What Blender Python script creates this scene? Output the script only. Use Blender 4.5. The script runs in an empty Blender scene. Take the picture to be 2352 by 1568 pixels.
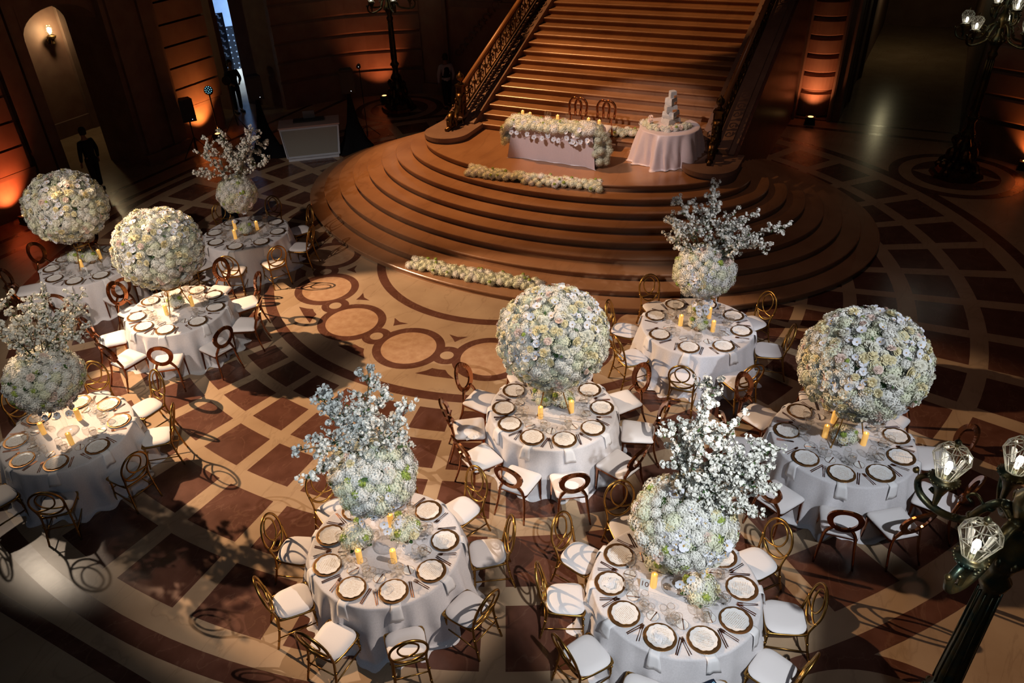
import bpy, math, random
from mathutils import Vector, Matrix
R = math.radians
sc = bpy.context.scene
col = sc.collection
# ------------------------------------------------------------------ camera
F_PX, PITCH, ROLL, CAM_H = 1765.74, 0.585414, -0.0600107, 7.81853
cp, sp = math.cos(PITCH), math.sin(PITCH)
fw = Vector((0, cp, -sp)); up0 = Vector((0, sp, cp)); rt0 = Vector((1, 0, 0))
cr_, sr_ = math.cos(ROLL), math.sin(ROLL)
rt = cr_ * rt0 + sr_ * up0
up = -sr_ * rt0 + cr_ * up0
cam_d = bpy.data.cameras.new('camera'); cam = bpy.data.objects.new('camera', cam_d); col.objects.link(cam)
cam.matrix_world = Matrix(((rt.x, up.x, -fw.x, 0), (rt.y, up.y, -fw.y, 0), (rt.z, up.z, -fw.z, CAM_H), (0, 0, 0, 1)))
cam_d.sensor_width = 36; cam_d.lens = F_PX / 2352 * 36
cam_d.shift_x = 77.0 / 2352; cam_d.shift_y = 4.63 / 2352
cam_d.clip_start = .05; cam_d.clip_end = 200
sc.camera = cam
# ------------------------------------------------------------------ world, exposure
wd = bpy.data.worlds.new('world'); sc.world = wd; wd.use_nodes = True
wb = wd.node_tree.nodes['Background']; wb.inputs[0].default_value = (.55, .45, .45, 1); wb.inputs[1].default_value = .0045
sc.view_settings.view_transform = 'Standard'; sc.view_settings.look = 'None'
sc.view_settings.gamma = 1; sc.view_settings.exposure = 0; sc.view_settings.use_curve_mapping = False
sc.cycles.max_bounces = 6; sc.cycles.diffuse_bounces = 2; sc.cycles.glossy_bounces = 3
sc.cycles.transmission_bounces = 5; sc.cycles.transparent_max_bounces = 10
sc.cycles.caustics_reflective = False; sc.cycles.caustics_refractive = False
sc.cycles.sample_clamp_indirect = 4
# architecture frame: u runs across the staircase, v up along it
CX, CY, AX = 0.7251, 15.2085, R(59.4)
VX, VY = math.cos(AX), math.sin(AX)
UX, UY = VY, -VX
ROT = math.atan2(UY, UX)
def W(u, v, z=0): return Vector((CX + u * UX + v * VX, CY + u * UY + v * VY, z))
# ------------------------------------------------------------------ large lights
def light(name, kind, loc, energy, color, target=None, size=.3, angle=40, blend=.3, sx=None, sy=None):
    d = bpy.data.lights.new(name, kind); o = bpy.data.objects.new(name, d); col.objects.link(o)
    d.energy = energy; d.color = color; o.location = loc
    if kind == 'SPOT': d.shadow_soft_size = size; d.spot_size = R(angle); d.spot_blend = blend
    elif kind == 'POINT': d.shadow_soft_size = size
    elif kind == 'AREA':
        d.shape = 'RECTANGLE'; d.size = sx; d.size_y = sy
    if target is not None:
        v = Vector(target) - Vector(loc); o.rotation_euler = v.to_track_quat('-Z', 'Y').to_euler()
    return o
WARM = (1, .74, .5); AMB = (1, .50, .19); COOL = (.74, .86, 1.0); NEU = (1, .88, .76)
S1 = (-12.6, 15.2, 9.2)
light('spot_left_balcony', 'SPOT', S1, 13800, (1, .67, .41), (-1.9, 10.4, .2), .07, 36, .16)
light('spot_left_tables', 'SPOT', (-12.6, 14.6, 9.4), 1150, (1, .80, .60), (-6.5, 9.3, .6), .2, 18, .5)
light('spot_back_tables', 'SPOT', (-9.6, 5.0, 9.6), 2600, (1, .86, .76), (-6.1, 14.3, 1.0), .08, 36, .6)
S2 = (7.2, 4.2, 9.4)
light('spot_centre_table', 'SPOT', S2, 3300, (1, .90, .80), (1.0, 8.7, 1.2), .07, 19, .35)
light('spot_front_centre', 'SPOT', (6.6, 3.2, 9.6), 3300, (1, .88, .80), (-1.15, 6.4, 1.0), .07, 18, .35)
light('spot_number_ten', 'SPOT', (2.6, -2.2, 11.2), 5200, (.90, .95, 1.0), (2.05, 5.5, 1.2), .09, 16.5, .35)
light('spot_right_table', 'SPOT', (6.2, -1.0, 10.8), 4000, (.86, .92, 1.0), (4.8, 7.7, 1.2), .09, 16.5, .4)
light('spot_step_table', 'SPOT', (6.6, 3.0, 10.2), 2500, (.92, .93, 1.0), (3.65, 10.7, 1.2), .09, 16.5, .5)
light('spot_left_flowers', 'SPOT', (-1.5, 2.0, 10.5), 1500, (1, .95, .86), (-6.0, 10.6, 1.8), .09, 26, .5)
light('spot_stair', 'SPOT', W(-8.0, 1.2, 14.0), 8600, AMB, W(-2.0, 3.4, 1.2), .10, 42, .7)
light('spot_stair_upper', 'SPOT', W(-6.5, 2.6, 15.5), 5000, AMB, W(-.5, 9.2, 3.9), .10, 27, .2)
light('spot_stage_tables', 'SPOT', W(-1.8, -7.5, 11.3), 3900, (1, .84, .82), W(.9, 3.0, 2.1), .08, 17, .3)
light('spot_front_flowers', 'SPOT', (-3.5, -1.5, 10.8), 2600, (.80, .90, 1), (-1.25, 6.35, 2.3), .09, 12, .6)
light('spot_centre_flowers', 'SPOT', (-2.5, -.5, 11), 1700, (.80, .90, 1), (.95, 8.7, 2.0), .09, 10, .6)
light('fill_dome', 'SPOT', (5.5, 12.5, 17), 480, (1, .58, .45), (5.5, 13.0, 0), .5, 75, .8)
light('fill_camera_side', 'SPOT', (.5, -3.0, 10.5), 520, (.62, .78, 1.0), (.0, 7.6, 0), .3, 66, .9)
# ------------------------------------------------------------------ materials
def mat(name, colr, rough=.5, metal=0, spec=.5, noise=None, bump=None, coat=0, emis=None, es=0, sheen=0, trans=0, vein=None, coords='Object'):
    m = bpy.data.materials.new(name); m.use_nodes = True; nt = m.node_tree; n = nt.nodes; l = nt.links
    b = n['Principled BSDF']; b.inputs['Base Color'].default_value = (*colr, 1)
    b.inputs['Roughness'].default_value = rough; b.inputs['Metallic'].default_value = metal
    b.inputs['Specular IOR Level'].default_value = spec; b.inputs['Coat Weight'].default_value = coat
    if sheen: b.inputs['Sheen Weight'].default_value = sheen
    if emis: b.inputs['Emission Color'].default_value = (*emis, 1); b.inputs['Emission Strength'].default_value = es
    tc = n.new('ShaderNodeTexCoord')
    if noise:   # (scale, amount, second colour)
        t = n.new('ShaderNodeTexNoise'); t.inputs['Scale'].default_value = noise[0]; t.inputs['Detail'].default_value = 6
        l.new(tc.outputs[coords], t.inputs['Vector'])
        r = n.new('ShaderNodeValToRGB'); r.color_ramp.elements[0].position = .32; r.color_ramp.elements[1].position = .68
        r.color_ramp.elements[0].color = (*colr, 1); r.color_ramp.elements[1].color = (*noise[1], 1)
        l.new(t.outputs['Fac'], r.inputs[0]); src = r.outputs[0]
        if vein:  # (scale, colour, stretch)
            mp = n.new('ShaderNodeMapping'); mp.inputs['Scale'].default_value = vein[2]; mp.inputs['Rotation'].default_value = (0, 0, .6)
            l.new(tc.outputs[coords], mp.inputs['Vector'])
            t2 = n.new('ShaderNodeTexNoise'); t2.inputs['Scale'].default_value = vein[0]; t2.inputs['Detail'].default_value = 8; t2.inputs['Distortion'].default_value = .7
            l.new(mp.outputs[0], t2.inputs['Vector'])
            r2 = n.new('ShaderNodeValToRGB'); e = r2.color_ramp.elements; e[0].position = .485; e[0].color = (0, 0, 0, 1); e[1].position = .5; e[1].color = (1, 1, 1, 1)
            x = e.new(.515); x.color = (0, 0, 0, 1); l.new(t2.outputs['Fac'], r2.inputs[0])
            mx = n.new('ShaderNodeMixRGB'); mx.inputs[2].default_value = (*vein[1], 1)
            ml = n.new('ShaderNodeMath'); ml.operation = 'MULTIPLY'; ml.inputs[1].default_value = .28
            l.new(r2.outputs[0], ml.inputs[0]); l.new(ml.outputs[0], mx.inputs[0]); l.new(src, mx.inputs[1]); src = mx.outputs[0]
        l.new(src, b.inputs['Base Color'])
    if bump:   # (scale, strength, distance)
        t = n.new('ShaderNodeTexNoise'); t.inputs['Scale'].default_value = bump[0]; t.inputs['Detail'].default_value = 3
        l.new(tc.outputs[coords], t.inputs['Vector'])
        bp = n.new('ShaderNodeBump'); bp.inputs['Strength'].default_value = bump[1]; bp.inputs['Distance'].default_value = bump[2]
        l.new(t.outputs['Fac'], bp.inputs['Height']); l.new(bp.outputs[0], b.inputs['Normal'])
    return m
def thin_glass(name, tint=(1, 1, 1), ior=1.5, rough=.02, boost=1.0, white=0.0):
    m = bpy.data.materials.new(name); m.use_nodes = True; nt = m.node_tree; n = nt.nodes; l = nt.links
    for x in list(n): n.remove(x)
    out = n.new('ShaderNodeOutputMaterial'); tr = n.new('ShaderNodeBsdfTransparent'); tr.inputs[0].default_value = (*tint, 1)
    gl = n.new('ShaderNodeBsdfGlossy'); gl.inputs['Roughness'].default_value = rough
    fr = n.new('ShaderNodeLayerWeight'); fr.inputs[0].default_value = .5
    pw = n.new('ShaderNodeMath'); pw.operation = 'POWER'; pw.inputs[1].default_value = 4; l.new(fr.outputs['Facing'], pw.inputs[0])
    ad = n.new('ShaderNodeMath'); ad.operation = 'MULTIPLY_ADD'; ad.inputs[1].default_value = .8; ad.inputs[2].default_value = .06; l.new(pw.outputs[0], ad.inputs[0])
    mu = n.new('ShaderNodeMath'); mu.operation = 'MULTIPLY'; mu.inputs[1].default_value = boost; mu.use_clamp = True
    l.new(ad.outputs[0], mu.inputs[0]); mx = n.new('ShaderNodeMixShader')
    l.new(mu.outputs[0], mx.inputs[0]); l.new(tr.outputs[0], mx.inputs[1]); l.new(gl.outputs[0], mx.inputs[2]); last = mx.outputs[0]
    if white:
        df = n.new('ShaderNodeBsdfTranslucent'); df.inputs[0].default_value = (.95, .92, .82, 1)
        m2 = n.new('ShaderNodeMixShader'); m2.inputs[0].default_value = white
        l.new(last, m2.inputs[1]); l.new(df.outputs[0], m2.inputs[2]); last = m2.outputs[0]
    l.new(last, out.inputs[0]); return m
def emit(name, c, s):
    m = bpy.data.materials.new(name); m.use_nodes = True; n = m.node_tree.nodes
    for x in list(n): n.remove(x)
    out = n.new('ShaderNodeOutputMaterial'); e = n.new('ShaderNodeEmission'); e.inputs[0].default_value = (*c, 1); e.inputs[1].default_value = s
    m.node_tree.links.new(e.outputs[0], out.inputs[0]); return m
M = {}
M['light_marble'] = mat('light_marble', (.47, .325, .20), .24, spec=.35, noise=(1.3, (.38, .25, .15)), vein=(1.6, (.20, .12, .07), (1, .35, 1)), bump=(9, .04, .01))
M['round_marble'] = mat('round_marble', (.50, .31, .18), .26, spec=.4, noise=(7, (.40, .22, .12)), bump=(9, .04, .01))
M['dark_marble'] = mat('dark_marble', (.135, .056, .036), .22, spec=.45, noise=(3.5, (.095, .036, .022)), vein=(2.6, (.25, .13, .08), (1, .5, 1)), bump=(9, .04, .01))
M['step_marble'] = mat('step_marble', (.36, .19, .10), .28, spec=.45, noise=(1.2, (.28, .135, .065)), vein=(1.1, (.15, .07, .035), (1, .25, 1)), bump=(12, .05, .01))
M['wall_stone'] = mat('wall_stone', (.30, .17, .12), .65, spec=.3, noise=(1.8, (.23, .12, .085)), bump=(30, .2, .01))
M['trim_stone'] = mat('trim_stone', (.24, .15, .115), .6, spec=.3, noise=(2.5, (.19, .11, .08)), bump=(30, .2, .01))
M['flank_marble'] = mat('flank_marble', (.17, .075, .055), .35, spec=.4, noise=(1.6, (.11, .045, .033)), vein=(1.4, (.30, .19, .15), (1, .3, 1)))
M['cloth'] = mat('cloth', (.74, .70, .70), .75, spec=.2, sheen=.3, noise=(60, (.66, .62, .62)), bump=(150, .35, .004))
M['satin'] = mat('satin', (.74, .62, .61), .38, spec=.6, sheen=.4, noise=(90, (.66, .54, .53)), bump=(160, .25, .003))
M['napkin'] = mat('napkin', (.83, .80, .79), .8, spec=.2, bump=(120, .2, .002))
M['seat'] = mat('seat', (.80, .75, .73), .55, spec=.3, bump=(60, .08, .003))
M['gold'] = mat('gold', (.42, .24, .065), .33, metal=1, noise=(8, (.34, .18, .045)))
M['copper'] = mat('copper', (.36, .12, .035), .13, metal=.92, spec=.8, coat=.7, noise=(5, (.24, .07, .02)))
M['copper_tool'] = mat('copper_tool', (.34, .15, .08), .28, metal=1)
M['charger'] = mat('charger', (.38, .20, .08), .35, metal=.85, bump=(90, .35, .003))
M['china'] = mat('china', (.84, .81, .78), .25, spec=.6)
M['rim'] = mat('rim', (.40, .22, .08), .3, metal=1)
M['glass'] = thin_glass('glass', tint=(.995, .995, .995), boost=1.1, rough=.09, white=.06)
M['vase_glass'] = thin_glass('vase_glass', tint=(.985, .985, .99), boost=.8, rough=.08, white=.04)
M['crystal'] = thin_glass('crystal', tint=(.97, .97, .95), boost=1.1, rough=.03, white=.012)
M['crystal_rib'] = thin_glass('crystal_rib', boost=2.6, rough=.12, white=.45)
M['water'] = thin_glass('water', tint=(.98, .985, .99), boost=.9, rough=.08, white=.05)
M['bulb'] = emit('bulb', (1, .93, .78), 14)
M['flame'] = emit('flame', (1, .55, .15), 6)
M['wax'] = mat('wax', (.90, .57, .18), .5, spec=.3, emis=(1, .48, .10), es=.45)
M['bronze'] = mat('bronze', (.15, .095, .028), .36, metal=.8, noise=(9, (.035, .06, .045)), bump=(40, .3, .006))
M['dark_bronze'] = mat('dark_bronze', (.16, .085, .028), .36, metal=.85, noise=(9, (.06, .035, .015)), bump=(40, .3, .006))
M['rail_wood'] = mat('rail_wood', (.30, .13, .045), .35)
M['black'] = mat('black', (.012, .012, .013), .6)
M['black_fabric'] = mat('black_fabric', (.010, .010, .012), .95, spec=.1)
M['grille'] = mat('grille', (.02, .02, .022), .6, bump=(300, .5, .003))
M['white_panel'] = mat('white_panel', (.62, .66, .74), .4)
M['grey_panel'] = mat('grey_panel', (.30, .29, .26), .9, bump=(250, .3, .002))
M['pale_top'] = mat('pale_top', (.50, .34, .30), .4)
M['rose_white'] = mat('rose_white', (.83, .80, .66), .6, spec=.25)
M['rose_cream'] = mat('rose_cream', (.84, .74, .45), .6, spec=.25)
M['rose_blush'] = mat('rose_blush', (.85, .66, .56), .6, spec=.25)
M['orchid'] = mat('orchid', (.84, .84, .88), .5, spec=.3)
M['orchid_eye'] = mat('orchid_eye', (.62, .36, .08), .6)
M['hydrangea'] = mat('hydrangea', (.84, .83, .66), .7, spec=.15, noise=(30, (.76, .78, .54)))
M['hydrangea_white'] = mat('hydrangea_white', (.90, .87, .80), .7, spec=.15, noise=(30, (.82, .81, .72)))
M['green_bloom'] = mat('green_bloom', (.42, .52, .10), .7, noise=(40, (.30, .40, .06)))
M['leaf'] = mat('leaf', (.035, .085, .022), .45, noise=(12, (.06, .13, .03)))
M['bark'] = mat('bark', (.09, .065, .03), .8, noise=(20, (.06, .06, .025)))
M['blossom'] = mat('blossom', (.90, .88, .79), .6, spec=.2)
M['cake'] = mat('cake', (.72, .70, .66), .6, noise=(14, (.56, .55, .53)), bump=(25, .4, .01))
M['cake_crack'] = mat('cake_crack', (.80, .32, .12), .5)
M['ink'] = mat('ink', (.14, .05, .02), .7)
M['paper'] = mat('paper', (.82, .80, .77), .8)
M['skin'] = mat('skin', (.36, .20, .14), .55); M['hair'] = mat('hair', (.015, .012, .01), .7)
M['shirt'] = mat('shirt', (.62, .62, .66), .8); M['suit'] = mat('suit', (.012, .012, .016), .85)
M['hall_stone'] = mat('hall_stone', (.50, .56, .66), .6, noise=(2, (.40, .46, .55)))
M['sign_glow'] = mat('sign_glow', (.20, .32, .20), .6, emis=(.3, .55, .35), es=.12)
M['laptop'] = mat('laptop', (.35, .35, .37), .35, metal=.7)
M['led'] = emit('led', (.25, .75, 1), 1.6)
M['apple_glow'] = emit('apple_glow', (.8, .9, 1), 2.0)
M['uplight_lens'] = emit('uplight_lens', (1, .50, .16), 3)
M['leaf_red'] = mat('leaf_red', (.07, .05, .06), .5)
# menu: thin script lines
m = mat('menu', (.85, .83, .80), .8); nt = m.node_tree; n = nt.nodes; l = nt.links; M['menu'] = m
tc = n.new('ShaderNodeTexCoord'); sx = n.new('ShaderNodeSeparateXYZ'); l.new(tc.outputs['Object'], sx.inputs[0])
def mth(nt, op, a, b=None):
    k = nt.nodes.new('ShaderNodeMath'); k.operation = op
    for i, x in enumerate((a, b)):
        if x is None: continue
        if isinstance(x, (int, float)): k.inputs[i].default_value = x
        else: nt.links.new(x, k.inputs[i])
    return k.outputs[0]
nz = n.new('ShaderNodeTexNoise'); nz.inputs['Scale'].default_value = 90; l.new(tc.outputs['Object'], nz.inputs['Vector'])
ph = mth(nt, 'FRACT', mth(nt, 'MULTIPLY', mth(nt, 'ADD', sx.outputs[0], mth(nt, 'MULTIPLY', nz.outputs['Fac'], .006)), 55))
ln = mth(nt, 'LESS_THAN', ph, .30)
nz2 = n.new('ShaderNodeTexNoise'); nz2.inputs['Scale'].default_value = 150; l.new(tc.outputs['Object'], nz2.inputs['Vector'])
ln = mth(nt, 'MULTIPLY', ln, mth(nt, 'GREATER_THAN', nz2.outputs['Fac'], .47))
ln = mth(nt, 'MULTIPLY', ln, mth(nt, 'LESS_THAN', mth(nt, 'ABSOLUTE', sx.outputs[1]), .088))
ln = mth(nt, 'MULTIPLY', ln, mth(nt, 'LESS_THAN', mth(nt, 'ABSOLUTE', sx.outputs[0]), .095))
mx = n.new('ShaderNodeMixRGB'); l.new(ln, mx.inputs[0]); mx.inputs[1].default_value = (.85, .83, .80, 1); mx.inputs[2].default_value = (.42, .26, .15, 1)
l.new(mx.outputs[0], n['Principled BSDF'].inputs['Base Color'])
M['star_black'] = mat('star_black', (.015, .02, .04), .5); M['star_blue'] = mat('star_blue', (.40, .50, .70), .5)
# dark wall hanging with small pale stars
m = mat('star_cloth', (.012, .014, .02), .8); M['star_cloth'] = m; nt = m.node_tree; n = nt.nodes; l = nt.links
tc = n.new('ShaderNodeTexCoord'); vo = n.new('ShaderNodeTexVoronoi'); vo.inputs['Scale'].default_value = 4.5; vo.inputs['Randomness'].default_value = .25
l.new(tc.outputs['Object'], vo.inputs['Vector']); st = mth(nt, 'LESS_THAN', vo.outputs['Distance'], .16)
mx = n.new('ShaderNodeMixRGB'); l.new(st, mx.inputs[0]); mx.inputs[1].default_value = (.012, .014, .02, 1); mx.inputs[2].default_value = (.35, .38, .42, 1)
l.new(mx.outputs[0], n['Principled BSDF'].inputs['Base Color'])

# ------------------------------------------------------------------ helpers
class MB:
    def __init__(s): s.v = []; s.f = []; s.m = []
    def add(s, vs, fs, m=0, mtx=None):
        b = len(s.v)
        s.v += [tuple(mtx @ Vector(p)) for p in vs] if mtx is not None else [tuple(p) for p in vs]
        s.f += [tuple(i + b for i in f) for f in fs]; s.m += [m] * len(fs); return s
    def merge(s, o, mtx=None, moff=0):
        b = len(s.v)
        s.v += [tuple(mtx @ Vector(p)) for p in o.v] if mtx is not None else list(o.v)
        s.f += [tuple(i + b for i in f) for f in o.f]; s.m += [k + moff for k in o.m]; return s
    def box(s, x0, x1, y0, y1, z0, z1, m=0, mtx=None):
        vs = [(x, y, z) for z in (z0, z1) for y in (y0, y1) for x in (x0, x1)]
        return s.add(vs, [(0, 2, 3, 1), (4, 5, 7, 6), (0, 1, 5, 4), (2, 6, 7, 3), (0, 4, 6, 2), (1, 3, 7, 5)], m, mtx)
    def prism(s, poly, z0, z1, m=0, mtx=None, taper=1.0):
        n = len(poly); cx = sum(p[0] for p in poly) / n; cy = sum(p[1] for p in poly) / n
        vs = [(x, y, z0) for x, y in poly] + [(cx + (x - cx) * taper, cy + (y - cy) * taper, z1) for x, y in poly]
        fs = [tuple(range(n))[::-1], tuple(range(n, 2 * n))] + [(i, (i + 1) % n, n + (i + 1) % n, n + i) for i in range(n)]
        return s.add(vs, fs, m, mtx)
    def lathe(s, prof, n=24, m=0, mtx=None, cap=False):
        vs = []; fs = []
        for r, z in prof:
            for i in range(n):
                a = 2 * math.pi * i / n; vs.append((r * math.cos(a), r * math.sin(a), z))
        for k in range(len(prof) - 1):
            for i in range(n):
                j = (i + 1) % n; fs.append((k * n + i, k * n + j, (k + 1) * n + j, (k + 1) * n + i))
        if cap: fs.append(tuple(range(n))[::-1]); fs.append(tuple(range((len(prof) - 1) * n, len(prof) * n)))
        return s.add(vs, fs, m, mtx)
    def tube(s, pts, r, n=8, closed=False, m=0, mtx=None, flat=1.0, flatdir=None):
        pts = [Vector(p) for p in pts]; N = len(pts); rr = r if isinstance(r, (list, tuple)) else [r] * N
        vs = []; fs = []; prev = None
        for i, p in enumerate(pts):
            a = pts[(i - 1) % N] if closed or i > 0 else p; b = pts[(i + 1) % N] if closed or i < N - 1 else p
            t = (b - a).normalized()
            if flatdir is not None: x = Vector(flatdir) - t * t.dot(Vector(flatdir)); x.normalize()
            elif prev is None: x = t.orthogonal().normalized()
            else: x = (prev - t * t.dot(prev)); x = x.normalized() if x.length > 1e-6 else t.orthogonal().normalized()
            prev = x; y = t.cross(x)
            for k in range(n):
                q = 2 * math.pi * k / n; vs.append(p + x * (math.cos(q) * rr[i] * flat) + y * (math.sin(q) * rr[i]))
        for i in range(N if closed else N - 1):
            j = (i + 1) % N
            for k in range(n):
                l_ = (k + 1) % n; fs.append((i * n + k, i * n + l_, j * n + l_, j * n + k))
        if not closed: fs.append(tuple(range(n))[::-1]); fs.append(tuple(range((N - 1) * n, N * n)))
        return s.add(vs, fs, m, mtx)
    def ball(s, c, r, n=8, m=0, sz=1.0):
        k = max(4, n // 2 + 1)
        prof = [(max(1e-4, r * math.sin(math.pi * i / k)), -r * sz * math.cos(math.pi * i / k)) for i in range(k + 1)]
        return s.lathe(prof, n, m, Matrix.Translation(c))
    def mesh(s, name, mats, smooth=False):
        me = bpy.data.meshes.new(name); me.from_pydata(s.v, [], s.f)
        for x in mats: me.materials.append(M[x] if isinstance(x, str) else x)
        if len(mats) > 1: me.polygons.foreach_set('material_index', s.m)
        if smooth: me.polygons.foreach_set('use_smooth', [True] * len(s.f))
        me.update(); return me
def obj(name, data, mats=None, parent=None, loc=None, rz=0, smooth=False):
    if isinstance(data, MB): data = data.mesh(name, mats, smooth)
    o = bpy.data.objects.new(name, data); col.objects.link(o)
    if parent is not None: o.parent = parent; KIDS.setdefault(parent.name, []).append(o)
    if loc is not None: o.location = loc
    if rz: o.rotation_euler = (0, 0, rz)
    return o
def tag(o, label, cat, group=None, kind=None):
    if label: o['label'] = label
    if cat: o['category'] = cat
    if group: o['group'] = group
    if kind: o['kind'] = kind
    return o
def thing(name, label, cat, loc=(0, 0, 0), rz=0, group=None):
    o = bpy.data.objects.new(name, None); col.objects.link(o); o.location = loc; o.rotation_euler = (0, 0, rz)
    return tag(o, label, cat, group)
KIDS = {}
def dup(root, loc, rz, label=None, group=None, parent=None, scale=None):
    r = root.copy(); col.objects.link(r); r.location = loc; r.rotation_euler = (0, 0, rz)
    if scale: r.scale = (scale,) * 3
    if label: r['label'] = label
    if group: r['group'] = group
    def rec(a, b):
        for ch in list(KIDS.get(a.name, ())):
            c = ch.copy(); col.objects.link(c); c.parent = b; KIDS.setdefault(b.name, []).append(c); rec(ch, c)
    rec(root, r); return r
def S(o): return tag(o, None, None, kind='structure')
def arch(name, mb, mats, smooth=False):   # structure in the staircase frame
    return S(obj(name, mb, mats, None, (CX, CY, 0), ROT, smooth))
def disc(mb, r, z, m, n=96, cx=0, cy=0, a0=0, a1=2 * math.pi):
    mb.add([(cx + r * math.cos(2 * math.pi * i / n), cy + r * math.sin(2 * math.pi * i / n), z) for i in range(n)], [tuple(range(n))], m)
def sector(mb, r0, r1, a0, a1, z, m, n=4, cx=0, cy=0):
    vs = []
    for i in range(n + 1):
        a = a0 + (a1 - a0) * i / n; vs += [(cx + r0 * math.cos(a), cy + r0 * math.sin(a), z), (cx + r1 * math.cos(a), cy + r1 * math.sin(a), z)]
    mb.add(vs, [(2 * i, 2 * i + 1, 2 * i + 3, 2 * i + 2) for i in range(n)], m)
def interp(pts, n):   # catmull-rom through points
    P = [Vector(p) for p in pts]; P = [2 * P[0] - P[1]] + P + [2 * P[-1] - P[-2]]; out = []
    for i in range(1, len(P) - 2):
        for k in range(n):
            t = k / n; a, b, c, d = P[i - 1], P[i], P[i + 1], P[i + 2]
            out.append(.5 * ((2 * b) + (c - a) * t + (2 * a - 5 * b + 4 * c - d) * t * t + (-a + 3 * b - 3 * c + d) * t ** 3))
    out.append(P[-2]); return out

# ================================================================== FLOOR (inlaid marble, polar pattern about the rotunda centre)
fb = MB(); LI, DA, RO = 0, 1, 2
fb.add([(-26, -18, 0), (30, -18, 0), (30, 26, 0), (-26, 26, 0)], [(0, 1, 2, 3)], LI)
e = .0006
def ang(deg): return R(deg) - ROT        # world angle -> angle in the staircase frame
# square border bands and circle ring
for k in range(4):
    a = k * math.pi / 2; mt = Matrix.Rotation(a, 4, 'Z')
    for r0, r1 in ((10.93, 11.12), (11.75, 11.9)):
        fb.add([(-r1, -r1, e), (r1, -r1, e), (r1 - (r1 - r0), -r0, e), (-r0, -r0, e)], [(0, 1, 2, 3)], DA, mt)
for r, z, m in ((10.71, 2 * e, DA), (10.45, 3 * e, LI)): disc(fb, r, z, m, 160)
# rows of dark tiles between radial strips
rows = ((5.47, 6.02), (6.23, 6.86), (7.10, 7.80), (8.12, 8.94), (9.22, 10.10))
for r0, r1 in rows:
    for k in range(48):
        hw = .125 / ((r0 + r1) / 2)
        a0 = ang(-4.5 + 7.5 * k) + math.radians(.85); a1 = ang(-4.5 + 7.5 * (k + 1)) - math.radians(.85)
        sector(fb, r0, r1, a0, a1, 4 * e, DA, 3)
disc(fb, 5.26, 4 * e, DA, 128); disc(fb, 5.05, 5 * e, LI, 128)
disc(fb, 2.85, 6 * e, DA, 96); disc(fb, 2.66, 7 * e, LI, 96)
for k in range(16):
    a = ang(-143 + 22.6 * 0 + 22.5 * k); cx, cy = 3.965 * math.cos(a), 3.965 * math.sin(a)
    b = a + R(11.25); bx, by = 3.965 * math.cos(b), 3.965 * math.sin(b)
    disc(fb, .675, 6 * e, DA, 48, cx, cy); disc(fb, .28, 6.2 * e, DA, 32, bx, by)
    disc(fb, .515, 7 * e, RO, 48, cx, cy); disc(fb, .125, 7 * e, LI, 24, bx, by)
    P = lambda r, d: (r * math.cos(b + R(d)), r * math.sin(b + R(d)), 6.5 * e)
    fb.add([P(3.52, 0), P(3.42, -1.2), P(3.30, -3.2), P(3.345, 0), P(3.30, 3.2), P(3.42, 1.2)], [(0, 1, 2, 3), (0, 3, 4, 5)], DA)
    fb.add([P(4.40, -1.6), P(4.50, -2.6), P(4.63, -4.5), P(4.63, 0), P(4.63, 4.5), P(4.50, 2.6), P(4.40, 1.6), P(4.41, 0)], [(0, 1, 2, 3), (0, 3, 7), (7, 3, 4), (7, 4, 5, 6)], DA)
# corner roundels under the lamp standards
RC = 8.46
for sx_ in (-1, 1):
    for sy_ in (-1, 1):
        cx, cy = sx_ * RC, sy_ * RC
        disc(fb, 1.53, 5 * e, DA, 72, cx, cy); disc(fb, 1.30, 6 * e, LI, 72, cx, cy); disc(fb, 1.0, 7 * e, DA, 64, cx, cy)
        q = .98 / 1.0; fb.add([(cx + q, cy, 8 * e), (cx, cy + q * .62, 8 * e), (cx - q, cy, 8 * e), (cx, cy - q * .62, 8 * e)], [(0, 1, 2, 3)], LI)
floor = arch('floor', fb, ['light_marble', 'dark_marble', 'round_marble'])

# ================================================================== ROUND STEPS (stage) and the grand staircase
st = thing('stage', 'tiered marble stage of nine curved steps at the foot of the staircase', 'stage', (CX, CY, 0), ROT)
for i in range(9):
    a_, b_ = 7.12 - .40 * i, 5.1 - .393 * i
    mb = MB(); n = 120
    def ring(off, z): return [(.05 + (a_ + off) * math.cos(2 * math.pi * k / n), 3.3 + (b_ + off) * math.sin(2 * math.pi * k / n), z) for k in range(n)]
    z0 = .15 * i
    prof = [(-.05, z0), (-.05, z0 + .085), (-.03, z0 + .10), (-.005, z0 + .107), (0, z0 + .12), (0, z0 + .138), (-.012, z0 + .15), (-.03, z0 + .15)]
    if i: prof = [(-.05, z0 - .0)] + prof[1:]
    vs = []; fs = []
    for off, z in prof: vs += ring(off, z)
    for k in range(len(prof) - 1):
        for j in range(n): fs.append((k * n + j, k * n + (j + 1) % n, (k + 1) * n + (j + 1) % n, (k + 1) * n + j))
    fs.append(tuple(range((len(prof) - 1) * n, len(prof) * n)))
    mb.add(vs, fs); obj('step', mb, ['step_marble'], st)
PT = 1.35
UL, UR = -2.8, 3.0
sw = thing('staircase', 'broad straight marble staircase rising behind the stage', 'staircase', (CX, CY, 0), ROT)
NS = 24
def nz_(v): return PT + .15 + (v - 3.88) * .15 / .349
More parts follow.
